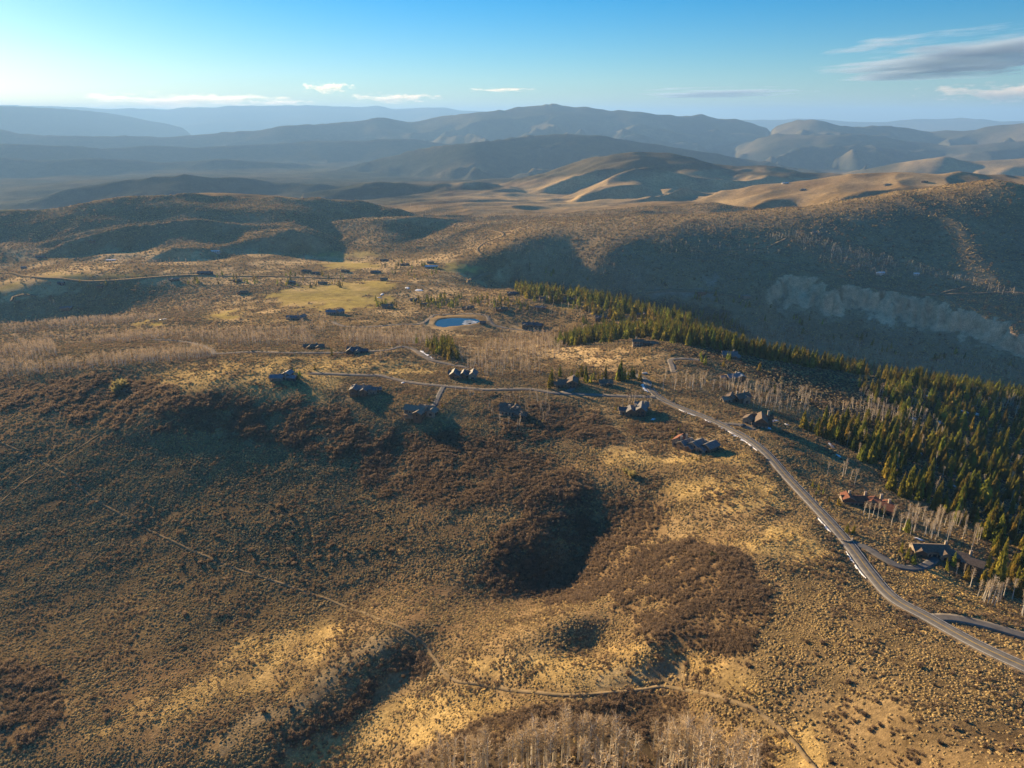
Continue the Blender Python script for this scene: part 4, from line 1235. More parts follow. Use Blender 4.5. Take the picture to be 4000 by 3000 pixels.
def gable_wing(L, W, h, pitch, over=.8, drop=3.5, th=.34):
    """Wall with gable ends and a roof of two slabs; ridge along x, ground at z = 0."""
    wl, rf, fa = Geo(), Geo(), []
    hx, hy = L / 2, W / 2
    rz = h + hy * pitch
    n = len(wl.v)
    wl.v += [np.array(p, float) for p in ((-hx, -hy, -drop), (hx, -hy, -drop), (hx, hy, -drop), (-hx, hy, -drop), (-hx, -hy, h), (hx, -hy, h), (hx, hy, h), (-hx, hy, h), (-hx, 0, rz), (hx, 0, rz))]
    for f in ((0, 1, 5, 4), (2, 3, 7, 6), (1, 2, 6, 9, 5), (3, 0, 4, 8, 7)):
        wl.f.append(f); wl.m.append(0)
    ox, oy = hx + over, hy + over
    ez = h - over * pitch
    for s in (-1, 1):
        n = len(rf.v)
        for dz in (.12, .12 + th):
            rf.v += [np.array(p, float) for p in ((-ox, s * oy, ez + dz), (ox, s * oy, ez + dz), (ox, 0, rz + dz), (-ox, 0, rz + dz))]
        for f in ((0, 1, 2, 3), (4, 5, 6, 7), (0, 1, 5, 4), (1, 2, 6, 5), (2, 3, 7, 6), (3, 0, 4, 7)):
            rf.f.append(tuple(n + i for i in (f if s < 0 else f[::-1]))); rf.m.append(0)
    # a pale fascia board follows each gable end
    for e in (-1, 1):
        g = Geo()
        x0, x1 = (ox + .01) * e, (ox + .10) * e
        for x in (x0, x1):
            g.v += [np.array(p, float) for p in ((x, -oy, ez - .02), (x, 0, rz - .02), (x, oy, ez - .02), (x, oy, ez + .42), (x, 0, rz + .42), (x, -oy, ez + .42))]
        g.f += [(0, 1, 4, 5), (1, 2, 3, 4), (11, 10, 7, 6), (10, 9, 8, 7), (5, 4, 10, 11), (4, 3, 9, 10), (0, 6, 7, 1), (1, 7, 8, 2), (0, 5, 11, 6), (2, 8, 9, 3)]
        g.m += [0] * 10
        fa.append(g)
    return wl, rf, fa, rz

def rotz(p, a):
    c, s = math.cos(a), math.sin(a)
    return (p[0] * c - p[1] * s, p[0] * s + p[1] * c)

def house(u, v, rot, wings, label, roof='brown', wall='log', chim=(), deck=None, name='house', detail=2, cat='house', group='houses on the ridge', scale=1.0, accents=()):
    """wings: (dx, dy, length, width, eave height, turn in degrees[, roof pitch])"""
    scale *= .82
    p = pick([u], [v])[0]
    root = put(name, None, loc=(float(p[0]), float(p[1]), float(p[2])))
    root.rotation_euler.z = math.radians(rot); root.scale = (scale,) * 3
    tag(root, label, cat, group)
    size = 0
    for i, wg in enumerate(wings):
        dx, dy, L, W, h, ang = wg[:6]; pitch = wg[6] if len(wg) > 6 else .5
        a = math.radians(ang)
        h = h + .03 * i
        wl, rf, fa, rz = gable_wing(L, W, h, pitch)
        size = max(size, math.hypot(dx, dy) + L / 2)
        gx, gy = rotz((dx, dy), math.radians(rot))
        zoff = float(ground(p[0] + gx * scale, p[1] + gy * scale)) - p[2]
        zoff = max(min(zoff, 2.0), -1.5) * .6
        loc = (dx, dy, zoff)
        rk = roof if i not in dict(accents) else dict(accents)[i]
        wo = put('wall', wl.mesh('wall', [WALLS[wall if i % 3 or detail < 2 else ('stone' if wall != 'pale' else 'pale')]]), root, loc, (0, 0, a))
        ro = put('roof', rf.mesh('roof', [ROOFS[rk]]), root, loc, (0, 0, a))
        for fg in (fa if detail > 1 else []): put('fascia', fg.mesh('fascia', [M_FASCIA]), ro)
        # windows on every face
        if detail > 0:
            faces = [(0, -W / 2, 0, L), (0, W / 2, math.pi, L), (L / 2, 0, math.pi / 2, W), (-L / 2, 0, -math.pi / 2, W)]
            for k, (fx, fy, fr, wd) in enumerate(faces):
                if detail < 2 and k not in (0, 2): continue
                step = 3.4 if detail > 1 else 5.0
                cnt = int((wd - 1.5) / step)
                for c in range(cnt):
                    off = (c - (cnt - 1) / 2) * step
                    key = ((2.6, 2.2), (1.5, 1.5), (1.1, 1.9))[(c + k + i) % 3]
                    for lvl in ([1.7] if h < 5.4 else [1.7, 4.7]):
                        if lvl + key[1] / 2 > h - .15: continue
                        px, py = (fx + off, fy - .02) if k == 0 else (fx - off, fy + .02) if k == 1 else (fx + .02, fy + off) if k == 2 else (fx - .02, fy - off)
                        if k == 0 and i == 0 and c == 0 and lvl < 2:
                            q = rotz((px, py), a)
                            dr = put('door', DOOR, root, (dx + q[0], dy + q[1], zoff), (0, 0, fr + a)); put('handle', HANDLE, dr)
                            continue
                        q = rotz((px, py), a)
                        w0 = put('window', WINDOWS[key][0], root, (dx + q[0], dy + q[1], zoff + lvl), (0, 0, fr + a))
                        put('pane', WINDOWS[key][1], w0)
    for cx, cy, ch in chim:
        g = Geo(); box_geo(g, -.85, .85, -.65, .65, 0, ch); box_geo(g, -1.0, 1.0, -.8, .8, ch + .003, ch + .3)
        put('chimney', g.mesh('chimney', [M_STONE]), root, (cx, cy, 0))
    if deck:
        g = Geo(); x0, x1, y0, y1, z = deck
        box_geo(g, x0, x1, y0, y1, z - .25, z)
        for px in np.linspace(x0 + .3, x1 - .3, 4): box_geo(g, px - .15, px + .15, y0 + .1, y0 + .4, -3, z - .26)
        for px in np.linspace(x0 + .1, x1 - .1, 9): box_geo(g, px - .05, px + .05, y0 + .05, y0 + .15, z + .002, z + 1.0)
        box_geo(g, x0, x1, y0 + .04, y0 + .16, z + 1.003, z + 1.1)
        put('deck', g.mesh('deck', [M_DECK]), root)
    KEEP_OUT.append((p[0], p[1], size * scale * .8 + 1.5))
    return root

def build_houses():
    house(615,820,-6,[(-7,-2,13,8,3.8,4),(3,3,9,8,6.5,80),(9,-1,9,7,3.6,-10),(-1,1,8,6,4.5,10)],'blue grey metal roofed house alone on the golden plateau','slate','char',[(2,-1,8.5)],(-9,-2,-9,-6,2.2))
    house(786,850,0,[(-2,1,20,10,6.5,0),(-10,-1,13,8,7.2,88),(1,-3,11,7.5,6.2,90),(9,1,12,8,5.2,-14),(15,3,8,7,4,4)],'wide grey roofed lodge on the plateau rim beside a grassy bank','grey','log',[(1,-3.5,12.5)],(-12,-4,-9,-5,3),scale=.9)
    house(905,897,-20,[(-3,0,19,11,6.5,0),(3,-4,11,8,6.2,88),(4,8,13,8,4.2,2),(12,4,9,8,4,90)],'tan brown lodge with its long driveway above the brushy draw','tan','brown',[(6,1,10.5)],(-12,-4,-9,-5.5,2.6))
    house(1000,815,-4,[(-2,2,26,8,4.2,0),(-9,-1,12,7.5,5,90,.75),(1,-1,11,7,4.8,88,.75),(11,-1,12,8,5.2,90,.75),(-4,-6,7,6,3.2,90,.7)],'dark house with three steep sunlit gables behind bare aspens','navy','log',[(5,2,8)])
    house(1105,893,-18,[(0,-1,20,9,3.6,0),(-7,6,11,8.5,4.6,2),(11,-4,10,8,3.2,-4),(2,3,10,8,4.4,90)],'low brown house with long porch ringed by pale aspens','brown','brown',[(-2,0,8),(6,-1,7.4)],(-10,9,-8.5,-5.6,.6))
    house(1228,833,6,[(-2,0,18,10,4.2,0),(4,-1,14,10,5.8,78),(-10,-2,10,8,3.5,8)],'brown shingled house with a tall cross gable below the conifer row','brown','brown',[(6,3,10)])
    house(1308,832,0,[(0,0,13,9,3.8,0),(3,-3,8,6,3.6,90)],'small brown house half hidden among conifers beside the lane','brown','log',[(-2,0,7.5)])
    house(1370,892,-3,[(-9,-1,10,7,4.2,0),(-4,-4,10,7.5,4.8,90,.7),(6,-2,16,9,6.2,80,.7),(7,7,12,9,6,0),(1,1,10,8,4.8,0)],'grey gabled lodge with stone chimneys below the lane junction','grey','brown',[(1,-1,9),(10,2,11)],(3,11,-13.5,-10.5,.5),accents=[(0,'navy')])
    house(1503,968,-16,[(-13,5,11,8.5,5.4,68,.6),(-8,-1,12,8,5.0,52,.55),(0,2,22,7,4.0,6),(1,-3,12,9,5.6,56,.55),(11,-4,12,9,5.2,54,.55),(-4,-7,7,6,3.6,60,.5),(6,-8,8,6,3.6,56,.5)],'rust and grey roofed lodge of stepped gables above the golden slope','grey','log',[(-12,-1,9.5),(-4,-2,9.5),(7,-2,9),(-8,3,10)],(-8,6,-9.5,-6.5,1.4),accents=[(0,'rust')])
    house(1637,918,-8,[(-8,2,9,8,5.2,62),(2,-1,15,10,6.4,82,.75),(4,6,17,9,6,0),(0,-8,13,5,3.2,-4,.35)],'brown lodge with steep tower gable right of the curving road','brown','brown',[(9,5,12)],accents=[(3,'rust'),(2,'rust')])
    house(1868,1093,0,[(-9,3,17,10,4.2,-4),(8,-5,23,11,4.8,-42),(-13,3,9,7.5,5.6,82),(5,-1,9,8,5.2,50),(14,-4,10,8,4.2,48)],'long rust red roofed lodge bent along the hillside','rust','brown',[(-11,5,10.5),(2,6,9),(12,1,9.6),(15,-6,9)],scale=.88)
    house(2035,1203,-4,[(-8,4,25,11,5,0),(9,-2,15,10,4.8,-34),(17,-10,13,10,4,-36),(0,-1,9,7,4.5,88),(-16,1,8,8,4.2,80)],'large grey brown lodge with circular drive among aspens','brown','log',[(4,6,10),(18,-3,8)],scale=.78)
    house(1587,866,8,[(-10,-2,9,7,3.4,4),(-4,1,10,8,4.8,58),(7,1,15,11,5.2,18),(9,-2,9,8,5,100)],'dark brown house complex with gravel yard above the road','brown','brown',[(3,3,8.5),(10,3,9)],accents=[(0,'tan')])
    house(1575,772,-10,[(0,0,17,12,4.6,0),(8,-5,10,7,3.4,70)],'grey roofed house on the edge of the sunlit conifer ridge','grey','brown',[(5,3,8.5)],(4,10,-12,-9,1))
    house(1588,820,14,[(-2,0,16,10,4.4,0),(5,-2,11,8,5,80),(-14,2,6,5,2.8,0)],'grey metal roofed house wrapped in tan aspens','slate','log',[(2,3,8)])
    house(1388,746,-4,[(-6,1,13,10,6.2,0,.3),(7,-1,14,9,4,-4,.35),(14,-3,8,7,3.4,6,.35)],'brown hilltop house with low roofs in front of pines','brown','brown',[(-8,2,10)])
    house(770,763,-4,[(-3,1,15,10,5,0),(-6,-4,9,8,4.6,88,.7),(9,1,10,7,3.6,4),(3,-4,7,6,3.6,90,.6)],'dark slate roofed house beside the round conifer','navy','char',[(0,3,9)])
    house(679,752,2,[(0,0,25,10,3.4,0,.38),(-4,-4,8,6,3.2,90),(7,-4,8,6,3.2,88)],'long low brown house at the end of the upper lane','brown','log',[(3,1,7)])
    house(722,678,-8,[(-3,0,18,9,4,0),(9,2,12,9,5,70)],'blue grey roofed house beside the bend above the meadow','slate','stone',[(5,2,8)],scale=1.15,group='houses around the golf course')
    house(640,690,-6,[(-2,0,26,9,4.2,0),(9,2,14,9,5,76),(-9,-3,8,7,3.8,88)],'pale roofed long house on the brushy knoll left of the pond','grey','stone',[(3,2,8.5)],scale=1.1,group='houses around the golf course')
    house(838,666,0,[(0,0,20,10,5,0),(5,-3,10,8,4.6,88)],'brown house with dark conifers left of the pond','brown','log',[(0,1,9)],scale=1.1,group='houses around the golf course')
    house(1150,706,-8,[(-3,1,24,10,4.4,0),(-10,-3,10,8,4.6,80),(9,-3,14,9,4.2,-14)],'dark spreading house right of the pond loop road','navy','char',[(1,2,9)],scale=1.15,group='houses around the golf course')
    house(1043,699,0,[(0,0,10,6,2.8,0,.6)],'tiny dark pump hut on the pond shore','navy','char',name='hut',cat='hut',group='huts',detail=1)
    house(830,606,4,[(0,0,16,9,4.5,0,.35)],'lone dark hut casting a long shadow on the yellow fairway','brown','log',name='hut',cat='hut',group='huts',detail=1,scale=1.1)
    far = [
     (894,650,18,'dark',  'dark roofed house at the left end of the conifer neighbourhood'), (920,660,16,'brown','brown house in front of the neighbourhood conifers'),
     (1013,668,20,'brown','brown house directly behind the pond'), (1086,671,20,'brown','brown house by the pale building yard behind the pond'),
     (1107,637,22,'dark','dark house under the first conifers of the spur'), (1179,648,26,'brown','large brown house in front of the conifer spur'),
     (1226,650,20,'brown','brown house among aspens at the spur foot'), (1169,668,18,'grey','grey house in pale aspens right of the pond'),
     (1300,690,22,'dark','dark house hidden in mixed trees behind the ridge'), (1387,684,18,'brown','brown house beside the sunlit pine clump'),
     (829,564,22,'brown','brown house on the golf course skyline'), (873,574,24,'rust','reddish long house on the golf course'),
     (929,569,18,'brown','brown house behind the pale roofed building'), (745,588,20,'brown','brown house in a grove left of the fairway'),
     (813,590,26,'dark','long dark house on the tan meadow'), (630,612,22,'grey','grey house in front of the golf course trees'),
     (696,614,20,'brown','brown house among conifers by the golf road'), (661,588,24,'brown','long brown house above the golf road'),
     (684,592,18,'dark','dark house next to the long brown one'), (514,609,20,'brown','brown house in the grove left of the golf road'),
     (523,634,22,'brown','brown house on the edge of the shaded valley'), (441,592,34,'dark','long dark clubhouse on the rim of the shaded valley'),
     (378,606,22,'grey','grey house on the rim of the shaded valley'), (217,621,16,'brown','small brown house on the sunlit rim at left'),
     (133,614,18,'dark','dark house beside small trees on the left rim'), (145,668,24,'grey','grey house alone in the shaded left valley'),
     (89,557,28,'dark','dark flat topped house on the left meadow'), (198,522,20,'brown','brown house on the rise under the left hills'),
     (52,580,16,'slate','pale blue roofed house at the far left road'), (1515,636,22,'rust','reddish building beside the valley yard'),
     (1763,505,24,'tan','sunlit tan house on the ridge foot across the valley'), (1979,594,14,'white','tiny white shed on the far shaded slope'),
     (1903,592,18,'white','pale low building on the far shaded slope'), (1697,397,26,'white','small white house on the far sunlit plateau'),
     (1917,400,26,'tan','tan house on the far right plateau'), (1735,411,24,'slate','pale green roofed house below the far plateau'),
     (1998,394,24,'brown','brown house on the far right skyline slope'), (1613,642,20,'tan','pale house among the valley conifers'),
    ]
    mp = {'dark': ('navy', 'char'), 'brown': ('brown', 'log'), 'grey': ('grey', 'log'), 'rust': ('rust', 'brown'), 'slate': ('slate', 'char'), 'white': ('white', 'pale'), 'tan': ('tan', 'stone')}
    for k, (u, v, L, key, lab) in enumerate(far):
        r, w = mp[key]
        rr = random.Random(k)
        d = .92
        wings = [(0, 0, L, L * .42, 4.5, 0), (L * .22 * rr.choice((-1, 1)), -L * .14, L * .5, L * .36, 4.8, 84), (L * .45 * rr.choice((-1, 1)), L * .12, L * .45, L * .34, 3.6, rr.uniform(-20, 20))]
        if L < 17: wings = wings[:1]
        house(u, v, rr.uniform(-18, 18), wings, lab, r, w, [(L * .1, L * .05, 8.5)] if L > 17 else [], detail=1, group='houses around the golf course' if v > 520 else 'houses on the far hills', scale=d)
    # pale roofed shelter by the ninth green
    house(930,579,4,[(0,0,24,10,4.5,0,.3),(10,3,12,8,4,10,.3)],'bright pale roofed building beside the golf course','white','stone',[],detail=1,scale=1.2,name='clubhouse',cat='building',group='houses around the golf course')
    house(241,564,0,[(0,0,20,8,3.0,0,.2)],'low white roofed building on the left meadow','white','pale',[],detail=1,scale=1.3,name='barn',cat='barn',group='barns on the meadow')
    house(465,545,3,[(0,0,22,9,3.4,0,.25)],'pale roofed barn at the mouth of the hill gully','white','pale',[],detail=1,scale=1.2,name='barn',cat='barn',group='barns on the meadow')
build_houses()

# ---- small things near the houses --------------------------------------------------------------------------------
def parked_car(u, v, rot, colour, label):
    p = pick([u], [v])[0]
    root = put('parked_car', None, loc=(float(p[0]), float(p[1]), float(p[2]) + .02)); root.rotation_euler.z = math.radians(rot)
    tag(root, label, 'car')
    paint = material('car_paint', colour, .3, spec=.6)
    prof = [(-2.3, .35), (-2.35, .8), (-2.1, 1.0), (-1.2, 1.05), (-.75, 1.62), (1.3, 1.66), (1.95, 1.1), (2.3, 1.0), (2.35, .35)]
    n = len(prof)
    v = [(x, -.92 if z < 1.2 else -.72, z) for x, z in prof] + [(x, .92 if z < 1.2 else .72, z) for x, z in prof]
    f = [tuple(range(n))[::-1], tuple(range(n, 2 * n))] + [(i, (i + 1) % n, n + (i + 1) % n, n + i) for i in range(n)]
    put('body', new_mesh('body', v, f, paint), root)
    for s in (-1, 1):
        g = Geo(); box_geo(g, -.6, 1.25, s * .80 - .02, s * .80 + .02, 1.12, 1.52); put('side_window', g.mesh('side_window', [M_GLASS]), root)
        for x in (-1.45, 1.45):
            g = Geo(); k = 14
            for yy in (s * .78, s * .98):
                for i in range(k): g.v.append(np.array([x + .36 * math.cos(2 * math.pi * i / k), yy, .36 + .36 * math.sin(2 * math.pi * i / k)]))
            g.f += [tuple(range(k)), tuple(range(k, 2 * k))] + [(i, (i + 1) % k, k + (i + 1) % k, k + i) for i in range(k)]; g.m += [0] * (k + 2)
            put('wheel', g.mesh('wheel', [material('tyre_rubber', (.02, .02, .02), .9)]), root)
        g = Geo(); box_geo(g, -2.38, -2.3, s * .65 - .2, s * .65 + .2, .68, .86); put('headlight', g.mesh('headlight', [material('headlight_lens', (.7, .7, .68), .2)]), root)
    g = Geo(); n0 = len(g.v); g.v += [np.array(q, float) for q in ((-1.22, -.68, 1.09), (-1.22, .68, 1.09), (-.80, .62, 1.60), (-.80, -.62, 1.60))]; g.f.append((0, 3, 2, 1)); g.m.append(0)
    put('windscreen', g.mesh('windscreen', [M_GLASS]), root)
parked_car(1604, 921, 20, (.03, .035, .045), 'dark car parked in front of the tower gabled lodge')
parked_car(1393, 808, -15, (.62, .60, .58), 'white car on the road bend above the lane junction')

def entry_wall():
    p = pick([1826], [1164])[0]
    g = Geo()
    for k in range(9):
        a = math.radians(200 + k * 18)
        x, y = 3.2 * math.cos(a), 3.2 * math.sin(a)
        n0 = len(g.v)
        box_geo(g, -.58, .58, -.28, .28, -.6, .9 + .08 * (k % 3))
        for i in range(n0, len(g.v)):
            q = rotz(g.v[i][:2], a + math.pi / 2); g.v[i] = np.array([x + q[0], y + q[1], g.v[i][2]])
    o = put('entry_wall', g.mesh('entry_wall', [M_STONE]), loc=tuple(float(c) for c in p))
    tag(o, 'low curved stone entry wall beside the lower driveway mouth', 'wall')
entry_wall()
# ----------------------------------------------------------------------------------------------------------------
# trees: the ones that show largest are single things, the rest of each wood is one mass
# ----------------------------------------------------------------------------------------------------------------
P_CONIFER = [  # polygon of tree feet, trees per square metre
 ([(1735,935),(1760,905),(1830,910),(1880,900),(2000,890),(2212,905),(2300,930),(2300,1240),(2190,1225),(2140,1195),(2080,1140),(1990,1090),(1950,1075),(1900,1045),(1860,1000),(1820,975),(1790,950)], .0135),
 ([(1860,830),(2000,838),(2212,870),(2300,885),(2300,930),(2212,905),(2000,890),(1900,885),(1840,860)], .011),
 ([(1600,765),(1700,785),(1850,808),(2000,838),(2212,870),(2300,885),(2300,872),(2212,850),(2000,815),(1850,788),(1700,765),(1610,748)], .036),
 ([(1195,752),(1300,738),(1390,728),(1470,742),(1560,758),(1600,770),(1610,748),(1570,730),(1500,716),(1400,706),(1330,712),(1250,728)], .052),
 ([(1100,610),(1180,622),(1300,640),(1420,660),(1560,682),(1640,740),(1560,712),(1440,704),(1330,690),(1240,668),(1130,645)], .016),
 ([(1230,690),(1330,695),(1400,710),(1300,725),(1270,705)], .006),
 ([(885,652),(1000,642),(1130,650),(1160,668),(1000,672),(900,668)], .006),
 ([(918,745),(975,742),(990,778),(968,788),(935,768)], .022),
 ([(1182,812),(1370,806),(1372,824),(1260,828),(1190,838)], .012),
 ([(1480,768),(1600,775),(1560,800),(1500,792)], .008),
 ([(1080,560),(1250,580),(1420,600),(1450,625),(1300,615),(1150,598),(1090,580)], .0016),
 ([(1650,650),(1750,690),(1900,730),(2100,765),(2212,790),(2212,800),(1950,770),(1750,735),(1640,690)], .0022),
 ([(1500,628),(1640,640),(1660,668),(1560,660),(1500,645)], .005),
 ([(600,592),(760,592),(760,620),(600,620)], .0014), ([(360,596),(560,594),(560,614),(380,616)], .0012), ([(110,604),(260,612),(250,626),(110,620)], .0012),
 ([(820,560),(960,570),(960,590),(900,610),(840,596)], .0008), ([(800,652),(860,652),(860,672),(800,672)], .004),
 ([(1930,1170),(2130,1220),(2160,1260),(2100,1250),(1990,1195)], .0022), ([(2100,1205),(2300,1240),(2300,1330),(2180,1290)], .010), ([(1810,1095),(1880,1110),(1860,1150),(1800,1120)], .003),
 ([(625,800),(700,798),(700,832),(640,832)], .006),
]
P_ASPEN = [
 ([(880,1700),(960,1668),(1080,1642),(1250,1625),(1480,1625),(1560,1650),(1660,1690),(1640,1860),(870,1860)], .075),
 ([(0,805),(110,793),(250,775),(380,760),(462,758),(462,774),(300,788),(120,806),(0,822)], .075),
 ([(0,712),(130,698),(350,686),(358,695),(200,707),(0,722)], .022),
 ([(0,738),(150,727),(400,718),(660,718),(690,748),(500,748),(380,736),(200,742),(100,740)], .022),
 ([(0,755),(110,742),(128,768),(60,800),(0,800)], .04),
 ([(730,718),(930,715),(935,745),(740,752)], .022), ([(985,768),(1060,748),(1200,745),(1235,762),(1130,792),(1190,812),(1050,812),(985,790)], .032),
 ([(1080,725),(1250,715),(1400,705),(1330,715),(1190,748),(1080,745)], .012),
 ([(1425,815),(1500,820),(1570,835),(1650,850),(1690,870),(1640,885),(1560,850),(1430,842)], .022),
 ([(1560,835),(1700,845),(1820,880),(1900,880),(1940,915),(1850,915),(1740,905),(1640,885)], .026),
 ([(1780,930),(1900,900),(2212,905),(2212,1180),(2000,1080),(1860,990)], .0030),
 ([(1850,852),(1990,850),(2010,905),(1950,930),(1870,900)], .018), ([(2080,850),(2212,872),(2212,900),(2120,880)], .02),
 ([(1930,1125),(2060,1118),(2140,1170),(2110,1190),(2000,1165),(1940,1150)], .035), ([(1860,1108),(1930,1115),(1960,1160),(1890,1150)], .022),
 ([(2085,1262),(2212,1300),(2300,1320),(2300,1350),(2212,1335),(2120,1300)], .035),
 ([(1765,1010),(1830,1018),(1850,1050),(1790,1045)], .018), ([(1975,1205),(2060,1205),(2110,1240),(2050,1245),(1990,1235)], .02),
 ([(1050,865),(1180,850),(1195,880),(1185,930),(1120,935),(1055,905)], .024), ([(980,840),(1060,848),(1040,862),(985,858)], .028), ([(1340,862),(1405,858),(1412,878),(1345,882)], .03),
 ([(955,815),(1050,820),(1050,832),(960,830)], .012), ([(790,770),(850,775),(840,790),(790,785)], .01),
 ([(1100,492),(1560,485),(1690,486),(1760,500),(1600,503),(1300,507),(1110,503)], .0045),
 ([(1650,512),(1720,505),(1950,566),(2212,636),(2300,655),(2300,668),(2212,648),(1900,574),(1720,528)], .022), ([(1700,530),(1900,580),(2000,610),(1880,592),(1760,560)], .009),
 ([(1560,700),(1700,705),(1850,745),(2000,768),(2212,800),(2212,830),(1950,790),(1700,745),(1600,725)], .022),
 ([(1100,520),(1300,560),(1420,610),(1300,600),(1160,575),(1090,545)], .0075), ([(1400,520),(1560,530),(1700,545),(1560,570),(1420,560)], .006),
 ([(385,668),(470,640),(485,648),(405,678)], .012), ([(100,655),(150,650),(170,665),(110,668)], .008),
 ([(180,590),(360,583),(480,585),(480,592),(300,596),(190,600)], .003), ([(240,560),(560,570),(640,585),(440,582),(260,575)], .003), ([(640,600),(760,598),(760,618),(640,618)], .002),
 ([(980,640),(1180,655),(1300,680),(1260,700),(1120,672),(980,672)], .0065), ([(880,445),(1000,452),(1180,462),(1260,470),(1100,475),(900,462)], .0020), ([(860,490),(1000,494),(1080,490),(1000,500),(880,498)], .0018),
 ([(920,620),(1000,610),(1010,635),(930,640)], .002), ([(590,720),(700,690),(740,700),(690,730)], .010),
]

def tree_points(specs, seed):
    r = np.random.default_rng(seed)
    out = []
    for k, (poly, dens) in enumerate(specs):
        p = np.asarray(poly, float)
        u0, u1, v0, v1 = p[:, 0].min(), p[:, 0].max(), p[:, 1].min(), p[:, 1].max()
        m = (GU > u0 - 5) & (GU < u1 + 5) & (GV > v0 - 5) & (GV < v1 + 5) & VIS
        if v1 > 1659: m |= (GU > u0 - 5) & (GU < u1 + 5) & (GV > v0 - 5) & (GV < v1 + 5) & (GR < 400)
        if not m.any(): continue
        x, y = GX[m], GY[m]
        x0, x1, y0, y1 = x.min(), x.max(), y.min(), y.max()
        n = int((x1 - x0) * (y1 - y0) * dens)
        n = min(n, 60000)
        px, py = r.uniform(x0, x1, n), r.uniform(y0, y1, n)
        pz = ground(px, py)
        uu, vv = project(px, py, pz)
        i, j = nearest_grid(px, py)
        ok = inpoly(uu + r.normal(0, 3, n), vv + r.normal(0, 1.5, n), poly) & (VIS[i, j] | (v1 > 1659)) & (ROADNEAR[i, j] > 2.0) & (TRAIL_NEAR[i, j] > 1)
        # thin out in clumps
        ok &= (noise(px / 24, py / 24, 500 + k) * .9 + r.uniform(-.5, 1.0, n)) > -.25
        for hx, hy, hr in KEEP_OUT:
            ok &= (px - hx) ** 2 + (py - hy) ** 2 > (hr * .8) ** 2
        ok &= (px - POND.mean(0)[0]) ** 2 + (py - POND.mean(0)[1]) ** 2 > 55 ** 2
        out.append(np.stack([px[ok], py[ok], pz[ok], np.full(ok.sum(), k)], 1))
    return np.concatenate(out)

MARKS = [  # things one can find in the picture, to say which tree is meant
 (2035,1190,'grey brown circular-drive lodge'),(1868,1085,'long rust red roofed lodge'),(1637,910,'tower gabled brown lodge'),(1503,960,'stepped gable lodge'),(1372,885,'lane junction lodge'),
 (1587,860,'dark brown house complex'),(1588,812,'grey house wrapped in aspens'),(1575,765,'house on the conifer ridge edge'),(1388,740,'brown hilltop house'),(1232,828,'tall cross-gable house'),(1308,826,'small half hidden lane house'),
 (1105,885,'low porch house'),(1000,808,'three-gable house'),(905,888,'tan brown lodge'),(785,842,'wide lodge on the plateau rim'),(615,814,'blue grey plateau house'),(770,757,'dark slate roofed house'),
 (679,748,'long low brown house'),(985,695,'blue pond'),(1795,962,'bright wood-edge snow patch'),(1925,938,'snow patch in the wood centre'),(2075,885,'long snow streak'),(2150,1250,'tall lone conifer at right'),
 (1838,1168,'lower driveway mouth'),(1452,790,'short cul de sac road'),(940,768,'upper lane bend'),(1760,1000,'road above the rust red lodge'),(462,764,'end of the plateau lane'),(260,835,'pale tree cluster on the rim'),
 (1212,1560,'trail above the bottom grove'),(2120,990,'forest drive at right'),(2000,1050,'lower edge of the dark wood'),(1850,1000,'left edge of the dark wood'),(2212,1100,'right picture edge in the wood'),(1700,780,'middle of the sunlit conifer crest'),(2000,825,'right part of the conifer crest'),
 (1000,1640,'left end of the bottom grove'),(1200,1630,'middle left of the bottom grove'),(1400,1630,'middle right of the bottom grove'),(1580,1650,'right end of the bottom grove'),(2200,1320,'lower side road at the right edge'),
]
def place_label(u, v, kind, h):
    """Which tree: its size, and where it stands next to something one can find."""
    m = min(MARKS, key=lambda q: (q[0] - u) ** 2 + 2.2 * (q[1] - v) ** 2)
    dx, dy = u - m[0], (v - m[1]) * 1.5
    if max(abs(dx), abs(dy)) < 14: w = 'right at'
    elif abs(dx) > abs(dy): w = 'right of' if dx > 0 else 'left of'
    else: w = 'in front of' if dy > 0 else 'behind'
    far = 'well ' if max(abs(dx), abs(dy)) > 60 else ''
    size = ('small', 'mid-sized', 'tall')[int(np.clip((h - .62) / .14, 0, 2))]
    lab = f"{size} {'green conifer' if kind == 'c' else 'bare aspen'} {far}{w} the {m[2]}"
    if len(lab.split()) > 13: lab = lab.replace(' well ', ' ')
    if len(lab.split()) > 13: lab = lab.replace(' green ', ' ').replace(' bare ', ' ')
    return lab

def single_out(made):
    """Things that share a description are told apart by their order from the left."""
    by = {}
    for lab, u, o in made: by.setdefault(lab, []).append((u, o))
    tens = ('', '', 'twenty', 'thirty', 'forty'); ones = ('', 'first', 'second', 'third', 'fourth', 'fifth', 'sixth', 'seventh', 'eighth', 'ninth')
    teens = ('tenth', 'eleventh', 'twelfth', 'thirteenth', 'fourteenth', 'fifteenth', 'sixteenth', 'seventeenth', 'eighteenth', 'nineteenth')
    def nth(k):
        if k < 10: return ones[k]
        if k < 20: return teens[k - 10]
        return tens[k // 10] + '-' + ones[k % 10] if k % 10 else tens[k // 10][:-1] + 'ieth'
    for lab, l in by.items():
        l.sort(key=lambda q: q[0])
        for k, (u, o) in enumerate(l):
            o['label'] = lab if len(l) == 1 else lab + (', leftmost' if k == 0 else ', rightmost' if k == len(l) - 1 else ', ' + nth(k + 1) + ' from left')

